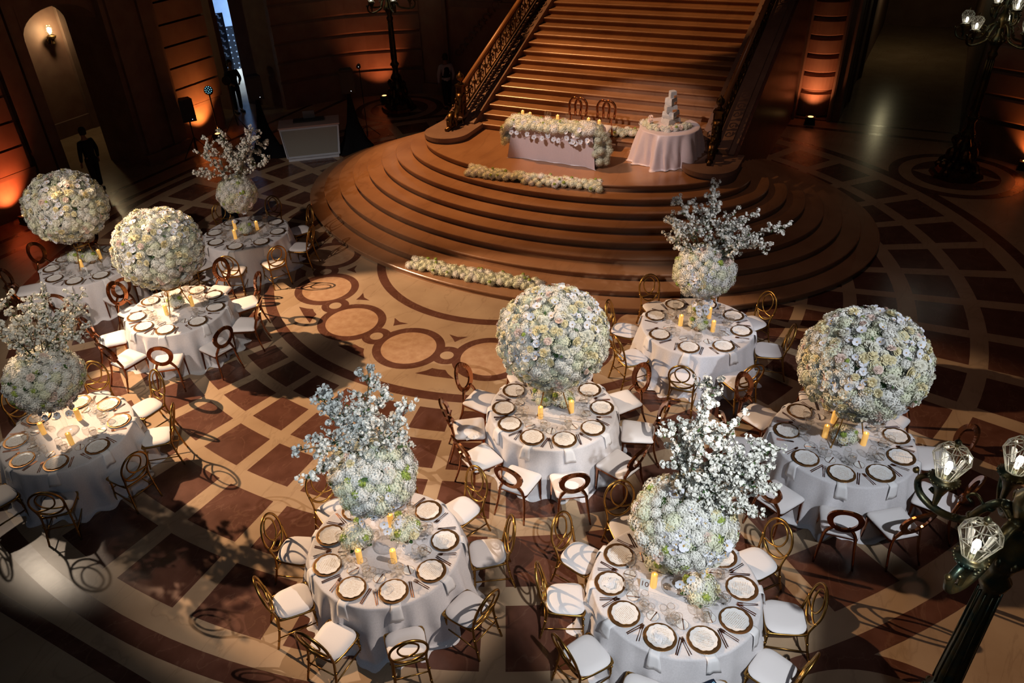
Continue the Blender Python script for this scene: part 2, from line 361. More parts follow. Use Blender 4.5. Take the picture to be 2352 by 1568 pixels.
for i in range(NS):
    v0 = 3.88 + .349 * i; z1 = PT + .15 * (i + 1)
    mb = MB(); v1 = v0 + .43
    pr = [(v0 + .05, z1 - .15), (v0 + .05, z1 - .065), (v0 + .02, z1 - .05), (v0 + .005, z1 - .04), (v0, z1 - .028), (v0, z1 - .012), (v0 + .012, z1), (v1, z1), (v1, z1 - .15)]
    vs = [(u, v, z) for u in (UL, UR) for v, z in pr]; k = len(pr)
    mb.add(vs, [tuple(range(k)), tuple(range(k, 2 * k))[::-1]] + [(j, (j + 1) % k, k + (j + 1) % k, k + j) for j in range(k)])
    obj('step', mb, ['step_marble'], sw)
VE = 3.88 + .349 * NS
# sloping side strings with their carved upper border, one each side
def string(side):
    mb = MB(); s = 1 if side == 'right' else -1
    ui = UR if s > 0 else UL; uo = ui + s * .86
    def sl(u0, u1, dz, m, vb=3.75):
        lo, hi = min(u0, u1), max(u0, u1); vs = []
        for u in (lo, hi): vs += [(u, vb, 0), (u, vb, nz_(vb) + dz), (u, VE, nz_(VE) + dz), (u, VE, 0)]
        mb.add(vs, [(0, 1, 2, 3), (7, 6, 5, 4), (0, 4, 5, 1), (1, 5, 6, 2), (2, 6, 7, 3), (3, 7, 4, 0)], m)
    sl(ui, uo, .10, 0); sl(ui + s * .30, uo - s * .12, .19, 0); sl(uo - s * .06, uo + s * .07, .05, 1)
    # carved leaf scroll running up the border
    random.seed(5)
    v = 3.95
    while v < VE - .3:
        z = nz_(v) + .115; u = ui + s * .15
        pts = [(u + s * .09 * math.cos(t) * (1 - t / 9), v + .13 * math.sin(t) * (1 - t / 9), z + .13 * math.sin(t) * (1 - t / 9) * .43) for t in [k * .7 for k in range(9)]]
        mb.tube(pts, .016, 5, m=0); v += .30
    return mb
for side in ('left', 'right'):
    s = 1 if side == 'right' else -1
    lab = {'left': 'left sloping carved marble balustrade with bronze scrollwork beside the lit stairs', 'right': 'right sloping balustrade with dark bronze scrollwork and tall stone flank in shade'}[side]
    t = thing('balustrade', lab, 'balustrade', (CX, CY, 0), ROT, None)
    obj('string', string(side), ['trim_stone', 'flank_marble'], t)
    uc = (3.40 if s > 0 else -3.20)
    # plinth with a rounded end
    pc = (3.50, 3.12) if s > 0 else (-3.18, 3.05); mb = MB()
    for rr, z0, z1 in ((.56, 1.05 if s > 0 else .9, 1.40), (.60, 1.40, 1.50)):
        poly = []
        ue = UR if s > 0 else UL
        a0, a1 = (R(180), R(360))
        for k in range(25):
            a = a0 + (a1 - a0) * k / 24; poly.append((pc[0] + rr * math.cos(a), pc[1] + rr * math.sin(a)))
        poly += [(pc[0] + rr * .95, 3.9), (pc[0] - rr * .95, 3.9)]
        mb.prism(poly, z0, z1)
    obj('plinth', mb, ['trim_stone'], t)
    # newel post
    mb = MB(); mt = Matrix.Translation((uc, 3.86, 0))
    mb.box(-.11, .11, -.11, .11, 1.5, 1.62, 0, mt); mb.box(-.075, .075, -.075, .075, 1.62, 2.42, 0, mt); mb.box(-.11, .11, -.11, .11, 2.42, 2.47, 0, mt)
    for dx in (-.085, .085):
        for dy in (-.085, .085): mb.tube([(dx, dy, 1.62), (dx, dy, 2.42)], .014, 6, mtx=mt)
    for k in range(3):
        for fx, fy in ((.08, 0), (-.08, 0), (0, .08), (0, -.08)): mb.ball(Vector((uc + fx, 3.86 + fy, 1.78 + .22 * k)), .045, 6)
    obj('newel_post', mb, ['dark_bronze'], t)
    mb = MB(); mb.lathe([(.02, 0), (.07, .02), (.05, .06), (.035, .08), (.085, .13), (.10, .18), (.085, .23), (.04, .27), (.02, .30), (.001, .33)], 14, mtx=Matrix.Translation((uc, 3.86, 2.47)))
    obj('finial', mb, ['dark_bronze'], t, smooth=True)
    # handrail
    mb = MB(); v0, v1 = 3.93, VE
    mb.tube([(uc, v0, nz_(v0) + .87), (uc, v1, nz_(v1) + .87)], .062, 10, m=0)
    obj('handrail', mb, ['rail_wood'], t, smooth=True)
    # scrollwork panels
    random.seed(3); v = 4.0; mb = MB(); L_ = .70
    mb.tube([(uc, v0, nz_(v0) + .27), (uc, v1, nz_(v1) + .27)], .03, 6); mb.tube([(uc, v0, nz_(v0) + .76), (uc, v1, nz_(v1) + .76)], .02, 6)
    while v < VE - .2:
        def Z(dv, h): return nz_(v + dv) + .28 + h
        for q, (c0, h0, d) in enumerate(((.17, .14, 1), (.17, .36, -1), (.42, .14, -1), (.42, .36, 1))):
            pts = []
            for k in range(15):
                tt = k * .55; rr_ = .105 * (1 - tt / 10)
                dv = c0 + d * rr_ * math.cos(tt + 1); pts.append((uc + .012 * math.sin(k), v + dv, Z(dv, h0 + rr_ * math.sin(tt + 1))))
            mb.tube(pts, [.018 - .0007 * k for k in range(15)], 5)
            if q % 2 == 0: mb.ball(Vector((uc, v + c0, Z(c0, h0 + .11))), .032, 6)
        mb.tube([(uc, v + .295, Z(.295, -.02)), (uc, v + .295, Z(.295, .5))], [.022, .022], 6)
        mb.ball(Vector((uc, v + .295, Z(.295, .22))), .045, 8, sz=1.6); mb.ball(Vector((uc, v + .60, Z(.6, .25))), .05, 8, sz=1.5)
        mb.tube([(uc, v + .60, Z(.60, -.02)), (uc, v + .60, Z(.60, .5))], .016, 6)
        v += .62
    obj('scrollwork', mb, ['dark_bronze'], t, smooth=True)
    # volute in front of the newel
    mb = MB(); pts = []
    vx, vy = (pc[0] - uc) * .9, -.80
    for k in range(34):
        f = k / 33
        if f < .45:
            g = f / .45; d = .12 + .55 * g; h = 2.25 - .62 * math.sin(g * math.pi / 2) ** .8
        else:
            tt = (f - .45) / .55 * 4.2 * math.pi / 1.5; rr_ = .31 * (1 - (f - .45) / .62)
            d = .67 - .02 + rr_ * math.sin(tt) * 1.0 ; h = 1.80 - .17 * 1 + rr_ * math.cos(tt) * .9 - .0
        pts.append((uc + vx * d, 3.86 + vy * d, h))
    mb.tube(pts, [.055 - .0008 * k for k in range(34)], 8, flat=1.8, flatdir=(1, 0, 0))
    mb.tube([(uc + vx * .1, 3.86 + vy * .1, 1.55), (uc + vx * 1.1, 3.86 + vy * 1.1, 1.54)], .05, 6)
    for k in range(9): mb.ball(Vector((uc + vx * (.2 + .1 * k) + .03 * (-1) ** k, 3.86 + vy * (.2 + .1 * k), 2.20 - .06 * k)), .038, 6)
    for k in range(6): mb.ball(Vector((uc + vx * (.3 + .12 * k), 3.86 + vy * (.3 + .12 * k), 1.57)), .045, 6)
    obj('volute', mb, ['dark_bronze'], t, smooth=True)

# ================================================================== WALLS
def blocks(mb, p0, p1, z0, z1, course, m, proud=.05, groove=.05, bulge=0, seed=1, joints=False):
    """rusticated courses on the face from p0 to p1 (u,v); the face looks to the left of p0->p1 reversed"""
    a = Vector((*p0, 0)); b = Vector((*p1, 0)); d = (b - a).normalized(); nn = Vector((d.y, -d.x, 0)); z = z0; L = (b - a).length
    while z < z1 - .05:
        h = min(course, z1 - z) - groove
        vs = []
        for q in (a, b):
            for (o_, zz) in ((-.3, z), (0 + proud * .2, z), (proud, z + .05), (proud, z + h - .05), (proud * .2, z + h), (-.3, z + h)): vs.append(q + nn * o_ + Vector((0, 0, zz)))
        mb.add(vs, [(0, 1, 2, 3, 4, 5), (11, 10, 9, 8, 7, 6)] + [(j, (j + 1) % 6, 6 + (j + 1) % 6, 6 + j) for j in range(6)], m)
        z += course
H = 7.4
# left side: pier, arched doorway, pier, rusticated bay, doorway into the blue hall, corner
mb = MB()
mb.box(-14.2, -12.98, -9, -1.2, 0, H, 1); blocks(mb, (-12.98, -2.35), (-12.98, -5.6), 1.15, H, .62, 0, .07, .06)
mb.box(-12.98, -12.78, -5.6, -2.2, 0, 1.05, 0); mb.box(-12.98, -12.72, -5.6, -2.2, 1.02, 1.12, 1)
mb.box(-12.98, -12.80, -2.1, -1.6, 0, H, 1); mb.box(-12.98, -12.86, -1.5, -1.2, 0, H, 1)
mb.box(-12.98, -12.74, -9, -5.7, 0, H, 1)
# arch over the doorway, v -1.2..1.0
n = 16; v0, v1, zs = -1.2, 1.0, 4.05; cv, rv = (v0 + v1) / 2, (v1 - v0) / 2
for k in range(n):
    a0, a1 = math.pi * k / n, math.pi * (k + 1) / n
    q0 = (cv - rv * math.cos(a0), zs + .62 * math.sin(a0)); q1 = (cv - rv * math.cos(a1), zs + .62 * math.sin(a1))
    vs = [(u, v, z) for u in (-12.85, -14.2) for v, z in (q0, q1, (q1[0], H), (q0[0], H))]
    mb.add(vs, [(3, 2, 1, 0), (4, 5, 6, 7), (0, 1, 5, 4)], 1)
mb.box(-14.2, -12.6, 1.0, 2.75, 0, H, 1); mb.box(-12.6, -12.5, 1.15, 1.6, 0, H, 1); mb.box(-12.6, -12.5, 2.15, 2.6, 0, H, 1)
mb.box(-12.6, -12.42, 1.0, 2.7, 0, .32, 1)
mb.box(-14.2, -12.98, 2.75, 4.62, 0, H, 1); blocks(mb, (-12.98, 4.60), (-12.98, 2.78), 1.15, H, .62, 0, .07, .06)
mb.box(-12.98, -12.86, 2.78, 4.6, 0, 1.02, 0); mb.box(-12.98, -12.80, 2.78, 4.6, 1.0, 1.10, 1)
mb.box(-14.2, -13.25, 4.62, 5.0, 0, H, 1); mb.tube([(-13.2, 4.78, 0), (-13.2, 4.78, H)], .05, 8, m=1)
mb.box(-14.2, -12.85, 5.0, 7.15, 6.2, H, 1)
mb.box(-14.2, -12.4, 7.15, 8.6, 0, H, 1); mb.box(-12.4, -12.3, 7.3, 7.42, 0, H, 1)
arch('wall_left', mb, ['wall_stone', 'trim_stone'])
def corner(side):
    mb = MB(); s = -1 if side == 'left' else 1; pts = []
    for k in range(9):     # concave quarter between the two side walls
        f = k / 8; a = Vector((-12.3, 7.0)); b = Vector((-8.6, 10.4)); p = a.lerp(b, f); nn = Vector((-.68, .74)).normalized()
        p = p + nn * (.55 * math.sin(math.pi * f)); pts.append((s * -1 * p.x if s > 0 else p.x, p.y))
    if s > 0: pts = pts[::-1]; 
    for k in range(8):
        a, b = pts[k], pts[k + 1]
        blocks(mb, a, b, .95, H, .62, 0, .04, .055)
        aa, bb = Vector((*a, 0)), Vector((*b, 0)); d = (bb - aa).normalized(); nn = Vector((d.y, -d.x, 0))
        vs = [q + nn * o_ + Vector((0, 0, z)) for q in (aa, bb) for o_ in (-.5, -.02) for z in (0, H)]
        mb.add(vs, [(0, 1, 3, 2), (4, 6, 7, 5), (0, 4, 5, 1), (2, 3, 7, 6), (1, 5, 7, 3)], 1)
        vs = [q + nn * o_ + Vector((0, 0, z)) for q in (aa, bb) for o_ in (-.1, .06) for z in (0, .86)]
        mb.add(vs, [(0, 1, 3, 2), (4, 6, 7, 5), (0, 4, 5, 1), (2, 3, 7, 6), (1, 5, 7, 3)], 0)
    arch('wall_' + side + '_corner', mb, ['wall_stone', 'trim_stone'])
corner('left'); corner('right')
# back wall either side of the staircase
mb = MB(); mb.box(-8.7, -3.7, 10.4, 11.4, 0, H, 0); mb.box(-7.6, -7.45, 10.3, 10.4, 0, H, 1); mb.box(-4.4, -4.2, 10.3, 10.4, 0, H, 1)
mb.box(-7.3, -4.6, 10.36, 10.4, 3.0, 3.2, 1); mb.box(-8.7, -3.7, 10.3, 10.4, 0, .4, 1)
random.seed(9)
for k in range(14):
    c = (-7.1 + .19 * k, 1.5 + .20 * k); pts = [(c[0] + .16 * math.cos(t) * (1 - t / 9), 10.38, c[1] + .16 * math.sin(t) * (1 - t / 9)) for t in [j * .6 for j in range(10)]]
    mb.tube(pts, .03, 5, m=1)
arch('wall_back_left', mb, ['wall_stone', 'trim_stone'])
mb = MB()     # rounded rusticated column bay at the right of the stairs
cu, cv = 4.35, 12.7
for k in range(14):
    z0 = .0 if k == 0 else .80 + .52 * (k - 1); h = .74 if k == 0 else .46
    mb.lathe([(.62, z0), (.70, z0 + .05), (.70, z0 + h - .05), (.62, z0 + h), (.60, z0 + h + .05)], 40, 0, Matrix.Translation((cu, cv, 0)))
mb.box(3.85, 4.0, 11.6, 13.4, 0, H, 1); mb.box(4.95, 5.25, 11.8, 12.9, 0, H, 1); mb.tube([(4.98, 11.75, 0), (4.98, 11.75, H)], .07, 8, m=1)
mb.box(3.85, 5.25, 13.3, 14, 0, H, 1)
arch('wall_back_right', mb, ['wall_stone', 'trim_stone'], False)
mb = MB(); mb.box(4.75, 5.2, 12.9, 26, 0, H, 1); mb.box(8.45, 8.8, 11.6, 26, 0, H, 1); mb.box(4.75, 8.8, 26, 26.4, 0, H, 0)
mb.box(8.45, 9.7, 10.75, 12.4, 0, H, 1); mb.box(8.35, 9.8, 10.65, 10.75, 0, .4, 1)
mb.box(5.2, 5.3, 14, 14.3, 0, H, 1); mb.box(5.2, 5.3, 17, 17.3, 0, H, 1)
arch('wall_back_corridor', mb, ['wall_stone', 'trim_stone'])
mb = MB(); mb.box(12.9, 14.2, -9, 7.6, 0, H, 1); blocks(mb, (12.9, 5.0), (12.9, 7.0), 1.1, H, .62, 0, .07, .06)
arch('wall_right', mb, ['wall_stone', 'trim_stone'])
# corridor behind the left arched doorway
mb = MB(); mb.box(-17.9, -14.2, -1.6, -1.35, 0, 5.4, 0); mb.box(-17.9, -17.6, -1.6, 3.25, 0, 5.4, 0); mb.box(-19.5, -19.2, 3.0, 6.3, 0, 5.4, 0); mb.box(-19.5, -14.2, 6.3, 6.5, 0, 5.4, 0)
mb.box(-17.6, -17.5, 1.45, 1.6, 0, 5.4, 1); mb.box(-17.6, -17.45, 3.0, 3.3, 0, 5.4, 1); mb.box(-19.2, -17.6, 3.0, 3.15, 0, 5.4, 1); mb.box(-17.6, -17.5, 1.6, 3.0, 0, .5, 1); mb.box(-17.6, -17.5, 1.45, 3.1, 4.3, 4.5, 1)
arch('wall_left_corridor', mb, ['wall_stone', 'trim_stone'])
# hall with cold light seen through the second doorway
mb = MB(); mb.box(-21.3, -21, 4.5, 13, 0, H, 0); mb.box(-21, -14.2, 12.6, 12.9, 0, H, 0); mb.box(-21, -16.2, 6.7, 6.9, 0, H, 0)
for k in range(9):
    for j in range(8):
        mb.box(-21.0, -20.96, 4.9 + .96 * j + (.48 if k % 2 else 0), 4.9 + .96 * j + .93 + (.48 if k % 2 else 0), .1 + .7 * k, .1 + .7 * k + .66, 0)
arch('wall_left_hall', mb, ['hall_stone'])

# ================================================================== PROTOTYPES: chairs
HIDE = (0, 0, -50)
def rounded_seat(w_f, w_b, d, z0, z1, pad, n=6, rc=.09):
    """cushion outline, front at +y"""
    cs = [(w_f / 2, d / 2), (-w_f / 2, d / 2), (-w_b / 2, -d / 2), (w_b / 2, -d / 2)]; poly = []
    for i, c in enumerate(cs):
        p = Vector(cs[i - 1]); q = Vector(c); r_ = Vector(cs[(i + 1) % 4]); a = (p - q).normalized(); b = (r_ - q).normalized()
        s0 = q + a * rc; s1 = q + b * rc
        for k in range(n):
            t = k / (n - 1); poly.append((1 - t) ** 2 * s0 + 2 * t * (1 - t) * q + t * t * s1)
    mb = MB(); N = len(poly); prof = [(.93, z0), (1.0, z0 + .012), (1.0, z0 + (z1 - z0) * .55), (.97, z1 - .008), (.88, z1 + pad * .5), (.6, z1 + pad * .9), (.2, z1 + pad)]
    vs = []; fs = []
    for f, z in prof: vs += [(p.x * f, p.y * f, z) for p in poly]
    for k in range(len(prof) - 1):
        for j in range(N): fs.append((k * N + j, k * N + (j + 1) % N, (k + 1) * N + (j + 1) % N, (k + 1) * N + j))
    fs.append(tuple(range(N))[::-1]); fs.append(tuple(range((len(prof) - 1) * N, len(prof) * N)))
    mb.add(vs, fs); return mb
def make_loop_chair():
    t = thing('loop_back_chair', 'x', 'chair', HIDE)
    obj('seat', rounded_seat(.46, .40, .44, .445, .475, .018, 7, .15), ['seat'], t, smooth=True)
    mb = MB(); rim = [(.205, .20), (-.205, .20), (-.18, -.20), (.18, -.20)]
    pts = interp([(.17, .21, .435), (-.17, .21, .435), (-.215, .16, .435), (-.19, -.15, .435), (-.14, -.205, .435), (.14, -.205, .435), (.19, -.15, .435), (.215, .16, .435), (.17, .21, .435)], 3)
    mb.tube(pts[:-1], .016, 6, closed=True); obj('seat_frame', mb, ['gold'], t, smooth=True)
    for s in (-1, 1):
        mb = MB(); mb.tube([(s * .185, .185, .44), (s * .19, .195, .22), (s * .20, .205, 0)], [.015, .013, .012], 8)
        for z in (.13, .24, .35): mb.ball(Vector((s * .19, .196, z)), .019, 8, sz=.6)
        obj('leg', mb, ['gold'], t, smooth=True)
        mb = MB(); mb.tube(interp([(s * .205, -.30, 0), (s * .19, -.245, .22), (s * .18, -.215, .44), (s * .185, -.235, .56), (s * .20, -.26, .66)], 3), .0145, 8)
        for z, y in ((.13, -.268), (.30, -.232)): mb.ball(Vector((s * .195, y, z)), .019, 8, sz=.6)
        obj('leg', mb, ['gold'], t, smooth=True)
    mb = MB()
    def bk(x, z): return (x, -.215 - .115 * (z - .44) / .5, z)
    out = [bk(.205 * math.sin(a), .735 + .245 * math.cos(a)) for a in [2 * math.pi * k / 28 for k in range(28)]]
    mb.tube(out, .0155, 8, closed=True)
    obj('back_loop', mb, ['gold'], t, smooth=True)
    mb = MB()
    inner = [bk(x, z) for x, z in [(-.175, .60), (-.05, .605), (.055, .655), (.105, .75), (.10, .86), (0, .945), (-.10, .86), (-.105, .75), (-.055, .655), (.05, .605), (.175, .60)]]
    mb.tube(interp(inner, 4), .0115, 8); obj('inner_loop', mb, ['gold'], t, smooth=True)
    for a, b in (((.19, .196, .17), (.20, -.256, .17)), ((-.19, .196, .17), (-.20, -.256, .17)), ((-.19, .196, .25), (.19, .196, .25)), ((-.19, -.238, .25), (.19, -.238, .25))):
        mb = MB(); mb.tube([a, b], .009, 6); obj('rung', mb, ['gold'], t, smooth=True)
    return t
def make_ring_chair():
    t = thing('ring_back_chair', 'x', 'chair', HIDE)
    obj('seat', rounded_seat(.50, .43, .47, .43, .475, .022, rc=.06), ['seat'], t, smooth=True)
    mb = MB(); mb.prism([(.235, .22), (-.235, .22), (-.205, -.215), (.205, -.215)], .40, .432); obj('seat_frame', mb, ['copper'], t)
    for s in (-1, 1):
        mb = MB(); mb.tube([(s * .215, .20, .42), (s * .225, .21, 0)], [.022, .013], 4); obj('leg', mb, ['copper'], t)
        mb = MB(); mb.tube(interp([(s * .225, -.33, 0), (s * .195, -.25, .25), (s * .175, -.225, .44), (s * .125, -.245, .56), (s * .075, -.262, .63)], 3), [.014 + .0012 * k for k in range(12)] + [.02], 6)
        obj('leg', mb, ['copper'], t, smooth=True)
    mb = MB(); n = 36; vs = []; fs = []
    for k in range(n):
        a = 2 * math.pi * k / n
        for ro, th in ((1, -.014), (1, .014), (.66, .014), (.66, -.014)):
            x = .205 * math.sin(a) * (ro if ro == 1 else .655); z = .79 + .235 * math.cos(a) * (ro if ro == 1 else .70)
            vs.append((x, -.225 - .15 * (z - .44) / .5 + th + .03 * (x / .2) ** 2, z))
    for k in range(n):
        j = (k + 1) % n
        for q in range(4): fs.append((4 * k + q, 4 * k + (q + 1) % 4, 4 * j + (q + 1) % 4, 4 * j + q))
    mb.add(vs, fs); obj('ring_back', mb, ['copper'], t)
    return t
loop_chair = make_loop_chair(); ring_chair = make_ring_chair()
USED = set()
def place(proto, loc, rz, label, group):
    if proto.name not in USED:
        USED.add(proto.name); proto.location = loc; proto.rotation_euler = (0, 0, rz); proto['label'] = label
        if group: proto['group'] = group
        return proto
    return dup(proto, loc, rz, label, group)

# ================================================================== PROTOTYPES: place setting
def scallop(r, n, amp, k=10): return [(r * (1 + amp * abs(math.cos(k * math.pi * i / n)) - amp) * math.cos(2 * math.pi * i / n), r * (1 + amp * abs(math.cos(k * math.pi * i / n)) - amp) * math.sin(2 * math.pi * i / n)) for i in range(n)]
def plate_mesh(name, r, h, mats, n=60, amp=.06, k=10, rimw=.035):
    base = scallop(r, n, amp, k); mb = MB(); prof = [(.55, 0, 0), (.6, 0, 0), (1.0, h, 0), (.995, h + .002, 1), (1 - rimw, h + .0005, 0), (.66, .004, 0)]
    vs = []; fs = []; ms = []
    for f, z, _ in prof: vs += [(x * f, y * f, z) for x, y in base]
    for q in range(len(prof) - 1):
        for j in range(n): fs.append((q * n + j, q * n + (j + 1) % n, (q + 1) * n + (j + 1) % n, (q + 1) * n + j)); ms.append(1 if q in (2, 3) else 0)
    fs.append(tuple(range((len(prof) - 1) * n, len(prof) * n))); ms.append(0)
    fs.append(tuple(range(n))[::-1]); ms.append(0)
    mb.v = vs; mb.f = fs; mb.m = ms; return mb.mesh(name, mats, True)
ME = {}
mb = MB(); mb.lathe([(.09, 0), (.11, 0), (.170, .012), (.173, .014), (.169, .0155), (.12, .004), (.0001, .004)], 48); ME['charger'] = mb.mesh('charger', ['charger'], True)
ME['plate'] = plate_mesh('plate', .149, .012, ['china', 'rim'])
mb = MB(); p = scallop(.130, 60, .07); mb.prism(p, 0, .0012); ME['menu'] = mb.mesh('menu', ['menu'])
ME['bread'] = plate_mesh('bread_plate', .068, .008, ['china', 'rim'], 40, .07, 8, .05)
def cutlery(kind):
    mb = MB(); L = .215
    if kind == 'fork':
        mb.tube([(-L / 2, 0, .004), (0, 0, .005), (L * .22, 0, .008)], [.0055, .0035, .004], 6, flat=.45, flatdir=(0, 0, 1))
        for y in (-.008, -.0027, .0027, .008): mb.tube([(L * .22, y * .5, .008), (L * .32, y, .007), (L / 2, y, .009)], [.0028, .0020, .0014], 4)
    elif kind == 'knife':
        mb.tube([(-L / 2, 0, .004), (L * .02, 0, .005)], [.0065, .0055], 6, flat=.5, flatdir=(0, 0, 1))
        mb.prism([(L * .02, -.004), (L * .48, -.0075), (L / 2 + .012, 0), (L * .48, .006), (L * .02, .004)], .003, .0052)
    else:
        mb.tube([(-.07, 0, .004), (.01, 0, .005)], [.005, .004], 6); mb.prism([(.01, -.004), (.06, -.008), (.075, 0), (.06, .006), (.01, .004)], .003, .005)
    return mb.mesh(kind, ['copper_tool'])
for k in ('fork', 'knife', 'spreader'): ME[k] = cutlery(k)
def glass_mesh(name, prof, rimr, rimz):
    mb = MB(); mb.lathe(prof, 18, 0); mb.tube([(rimr * math.cos(a), rimr * math.sin(a), rimz) for a in [2 * math.pi * k / 18 for k in range(18)]], .0014, 4, closed=True, m=1)
    return mb.mesh(name, ['glass', 'rim'], True)
ME['wine'] = glass_mesh('wine_glass', [(.034, 0), (.034, .002), (.006, .006), (.0045, .05), (.0045, .09), (.022, .105), (.038, .135), (.040, .165), (.033, .205)], .033, .205)
ME['goblet'] = glass_mesh('water_goblet', [(.036, 0), (.036, .002), (.009, .008), (.007, .05), (.026, .068), (.043, .10), (.045, .135), (.041, .165)], .041, .165)
mb = MB(); mb.lathe([(.0001, .070), (.024, .071), (.041, .10), (.043, .125), (.0001, .125)], 16); ME['drink'] = mb.mesh('drink', ['water'], True)
ME['tumbler'] = glass_mesh('tumbler', [(.0001, .004), (.026, .002), (.028, .004), (.033, .09)], .033, .09)
# napkin hanging over the edge; local x is the outward radius measured from the table centre
def napkin_mesh(seed):
    random.seed(seed); mb = MB(); n = 5; prof = [(.56, .7745), (.72, .7745), (.86, .7745), (.915, .7755), (.938, .766), (.948, .745), (.956, .70), (.964, .64), (.970, .585)]
    wv = random.uniform(-.02, .02); vs = []; fs = []
    for th in (0, .004):
        for i, (x, z) in enumerate(prof):
            for k in range(n):
                y = (k / (n - 1) - .5) * (.115 + .012 * max(0, i - 4)); dy = wv * max(0, i - 3) * .3
                bump_ = .008 * math.sin(k * 2.1 + seed) * max(0, i - 4) / 4
                vs.append((x + (th if i > 3 else 0) + bump_, y + dy, z + (th if i <= 3 else 0)))
    q = len(prof) * n
    for s in (0, q):
        for i in range(len(prof) - 1):
            for k in range(n - 1): a = s + i * n + k; fs.append((a, a + 1, a + n + 1, a + n) if s else (a, a + n, a + n + 1, a + 1))
    for i in range(len(prof) - 1):
        for k, d in ((0, 1), (n - 1, -1)): a = i * n + k; fs.append((a, a + n, a + n + q, a + q) if d < 0 else (a, a + q, a + n + q, a + n))
    a = (len(prof) - 1) * n
    for k in range(n - 1): fs.append((a + k, a + k + q, a + k + 1 + q, a + k + 1))
    mb.add(vs, fs); return mb.mesh('napkin', ['napkin'], True)
NAP = [napkin_mesh(i) for i in range(4)]
def crumple_mesh():
    random.seed(8); mb = MB(); n = 14
    vs = [(0, 0, .022)]
    for j in range(1, 5):
        for k in range(n):
            a = 2 * math.pi * k / n; r_ = .022 * j * (1 + .25 * math.sin(3 * a + j)); vs.append((r_ * math.cos(a), r_ * math.sin(a) * .7, .018 + .014 * math.sin(k * 2.7 + j * 1.9) - .003 * j))
    fs = [(0, 1 + k, 1 + (k + 1) % n) for k in range(n)]
    for j in range(3):
        for k in range(n): fs.append((1 + j * n + k, 1 + (j + 1) * n + k, 1 + (j + 1) * n + (k + 1) % n, 1 + j * n + (k + 1) % n))
    mb.add(vs, fs); return mb.mesh('napkin', ['napkin'], True)
CRUMPLE = crumple_mesh()
# pillar candle
mb = MB(); mb.lathe([(.0001, 0), (.036, 0), (.0365, .004), (.0365, .196), (.034, .20), (.028, .196), (.02, .188), (.0001, .186)], 20); ME['candle'] = mb.mesh('candle', ['wax'], True)
mb = MB(); mb.lathe([(.0005, .187), (.007, .195), (.006, .205), (.0005, .223)], 8); FLAME = mb.mesh('flame', ['flame'], True)

# ================================================================== PROTOTYPES: flowers
def petal(mb, mt, L, Wd, cup, m, n=3):
    vs = [(0, 0, 0)]
    vs += [(-Wd * .5, L * .45, cup * .5), (0, L * .5, cup * .15), (Wd * .5, L * .45, cup * .5), (-Wd * .38, L * .85, cup), (0, L, cup * .9), (Wd * .38, L * .85, cup)]
    mb.add(vs, [(0, 2, 1), (0, 3, 2), (1, 2, 5, 4), (2, 3, 6, 5)], m, mt)
def rose_mesh(matn, seed):
    random.seed(seed); mb = MB(); mb.ball(Vector((0, 0, .012)), .018, 8)
    for ring, (n, r0, tilt, L, Wd) in enumerate(((3, .004, 12, .034, .030), (5, .008, 28, .040, .036), (6, .012, 52, .043, .042), (7, .014, 76, .046, .046))):
        for k in range(n):
            a = 2 * math.pi * (k + ring * .37) / n + random.uniform(-.1, .1)
            mt = Matrix.Rotation(a, 4, 'Z') @ Matrix.Translation((0, r0, .004 - ring * .002)) @ Matrix.Rotation(R(90 - tilt), 4, 'X')
            petal(mb, mt, L, Wd, -.010, 0)
    return mb.mesh('rose', [matn], True)
def orchid_mesh():
    mb = MB()
    for a, L, Wd in ((0, .05, .038), (72 * 2, .05, .034), (-144, .05, .034), (75, .052, .062), (-75, .052, .062)):
        mt = Matrix.Rotation(R(a), 4, 'Z') @ Matrix.Rotation(R(12), 4, 'X'); petal(mb, mt, L, Wd, .006, 0)
    mb.ball(Vector((0, -.004, .009)), .009, 6, 1); return mb.mesh('orchid', ['orchid', 'orchid_eye'], True)
def floret(mb, mt, s, m):
    for k in range(4): petal2(mb, mt @ Matrix.Rotation(k * math.pi / 2, 4, 'Z'), s, m)
def petal2(mb, mt, s, m): mb.add([(0, 0, 0), (-.45 * s, .55 * s, .12 * s), (0, s, .05 * s), (.45 * s, .55 * s, .12 * s)], [(0, 3, 2, 1)], m, mt)
def hydrangea_mb(r, nfl, seed, s=.016, m=0, full=False):
    random.seed(seed); mb = MB(); mb.ball(Vector((0, 0, 0)), r * .80, 10, m, .8)
    for k in range(nfl):
        f = (k + .5) / nfl; cz = 1 - f * (1.9 if full else 1.25); rr_ = math.sqrt(max(0, 1 - cz * cz)); a = k * 2.39996
        d = Vector((rr_ * math.cos(a), rr_ * math.sin(a), cz)); d = (d + Vector((random.uniform(-.12, .12) for _ in range(3)))).normalized()
        q = d.to_track_quat('Z', 'Y').to_matrix().to_4x4(); p_ = Vector((d.x * r, d.y * r, d.z * r * .85)) * random.uniform(.88, 1.12)
        floret(mb, Matrix.Translation(p_) @ q @ Matrix.Rotation(random.random() * 3, 4, 'Z'), s * random.uniform(.85, 1.15), m)
    return mb
ME['rose_w'] = rose_mesh('rose_white', 1); ME['rose_c'] = rose_mesh('rose_cream', 2); ME['rose_b'] = rose_mesh('rose_blush', 3); ME['orchid'] = orchid_mesh()
ME['hyd_g'] = hydrangea_mb(.085, 120, 4, .0115).mesh('hydrangea', ['hydrangea']); ME['hyd_w'] = hydrangea_mb(.085, 120, 5, .0115).mesh('hydrangea', ['hydrangea_white'])
mb = hydrangea_mb(.034, 30, 6, .012, 0, True); ME['green'] = mb.mesh('green_bloom', ['green_bloom'])
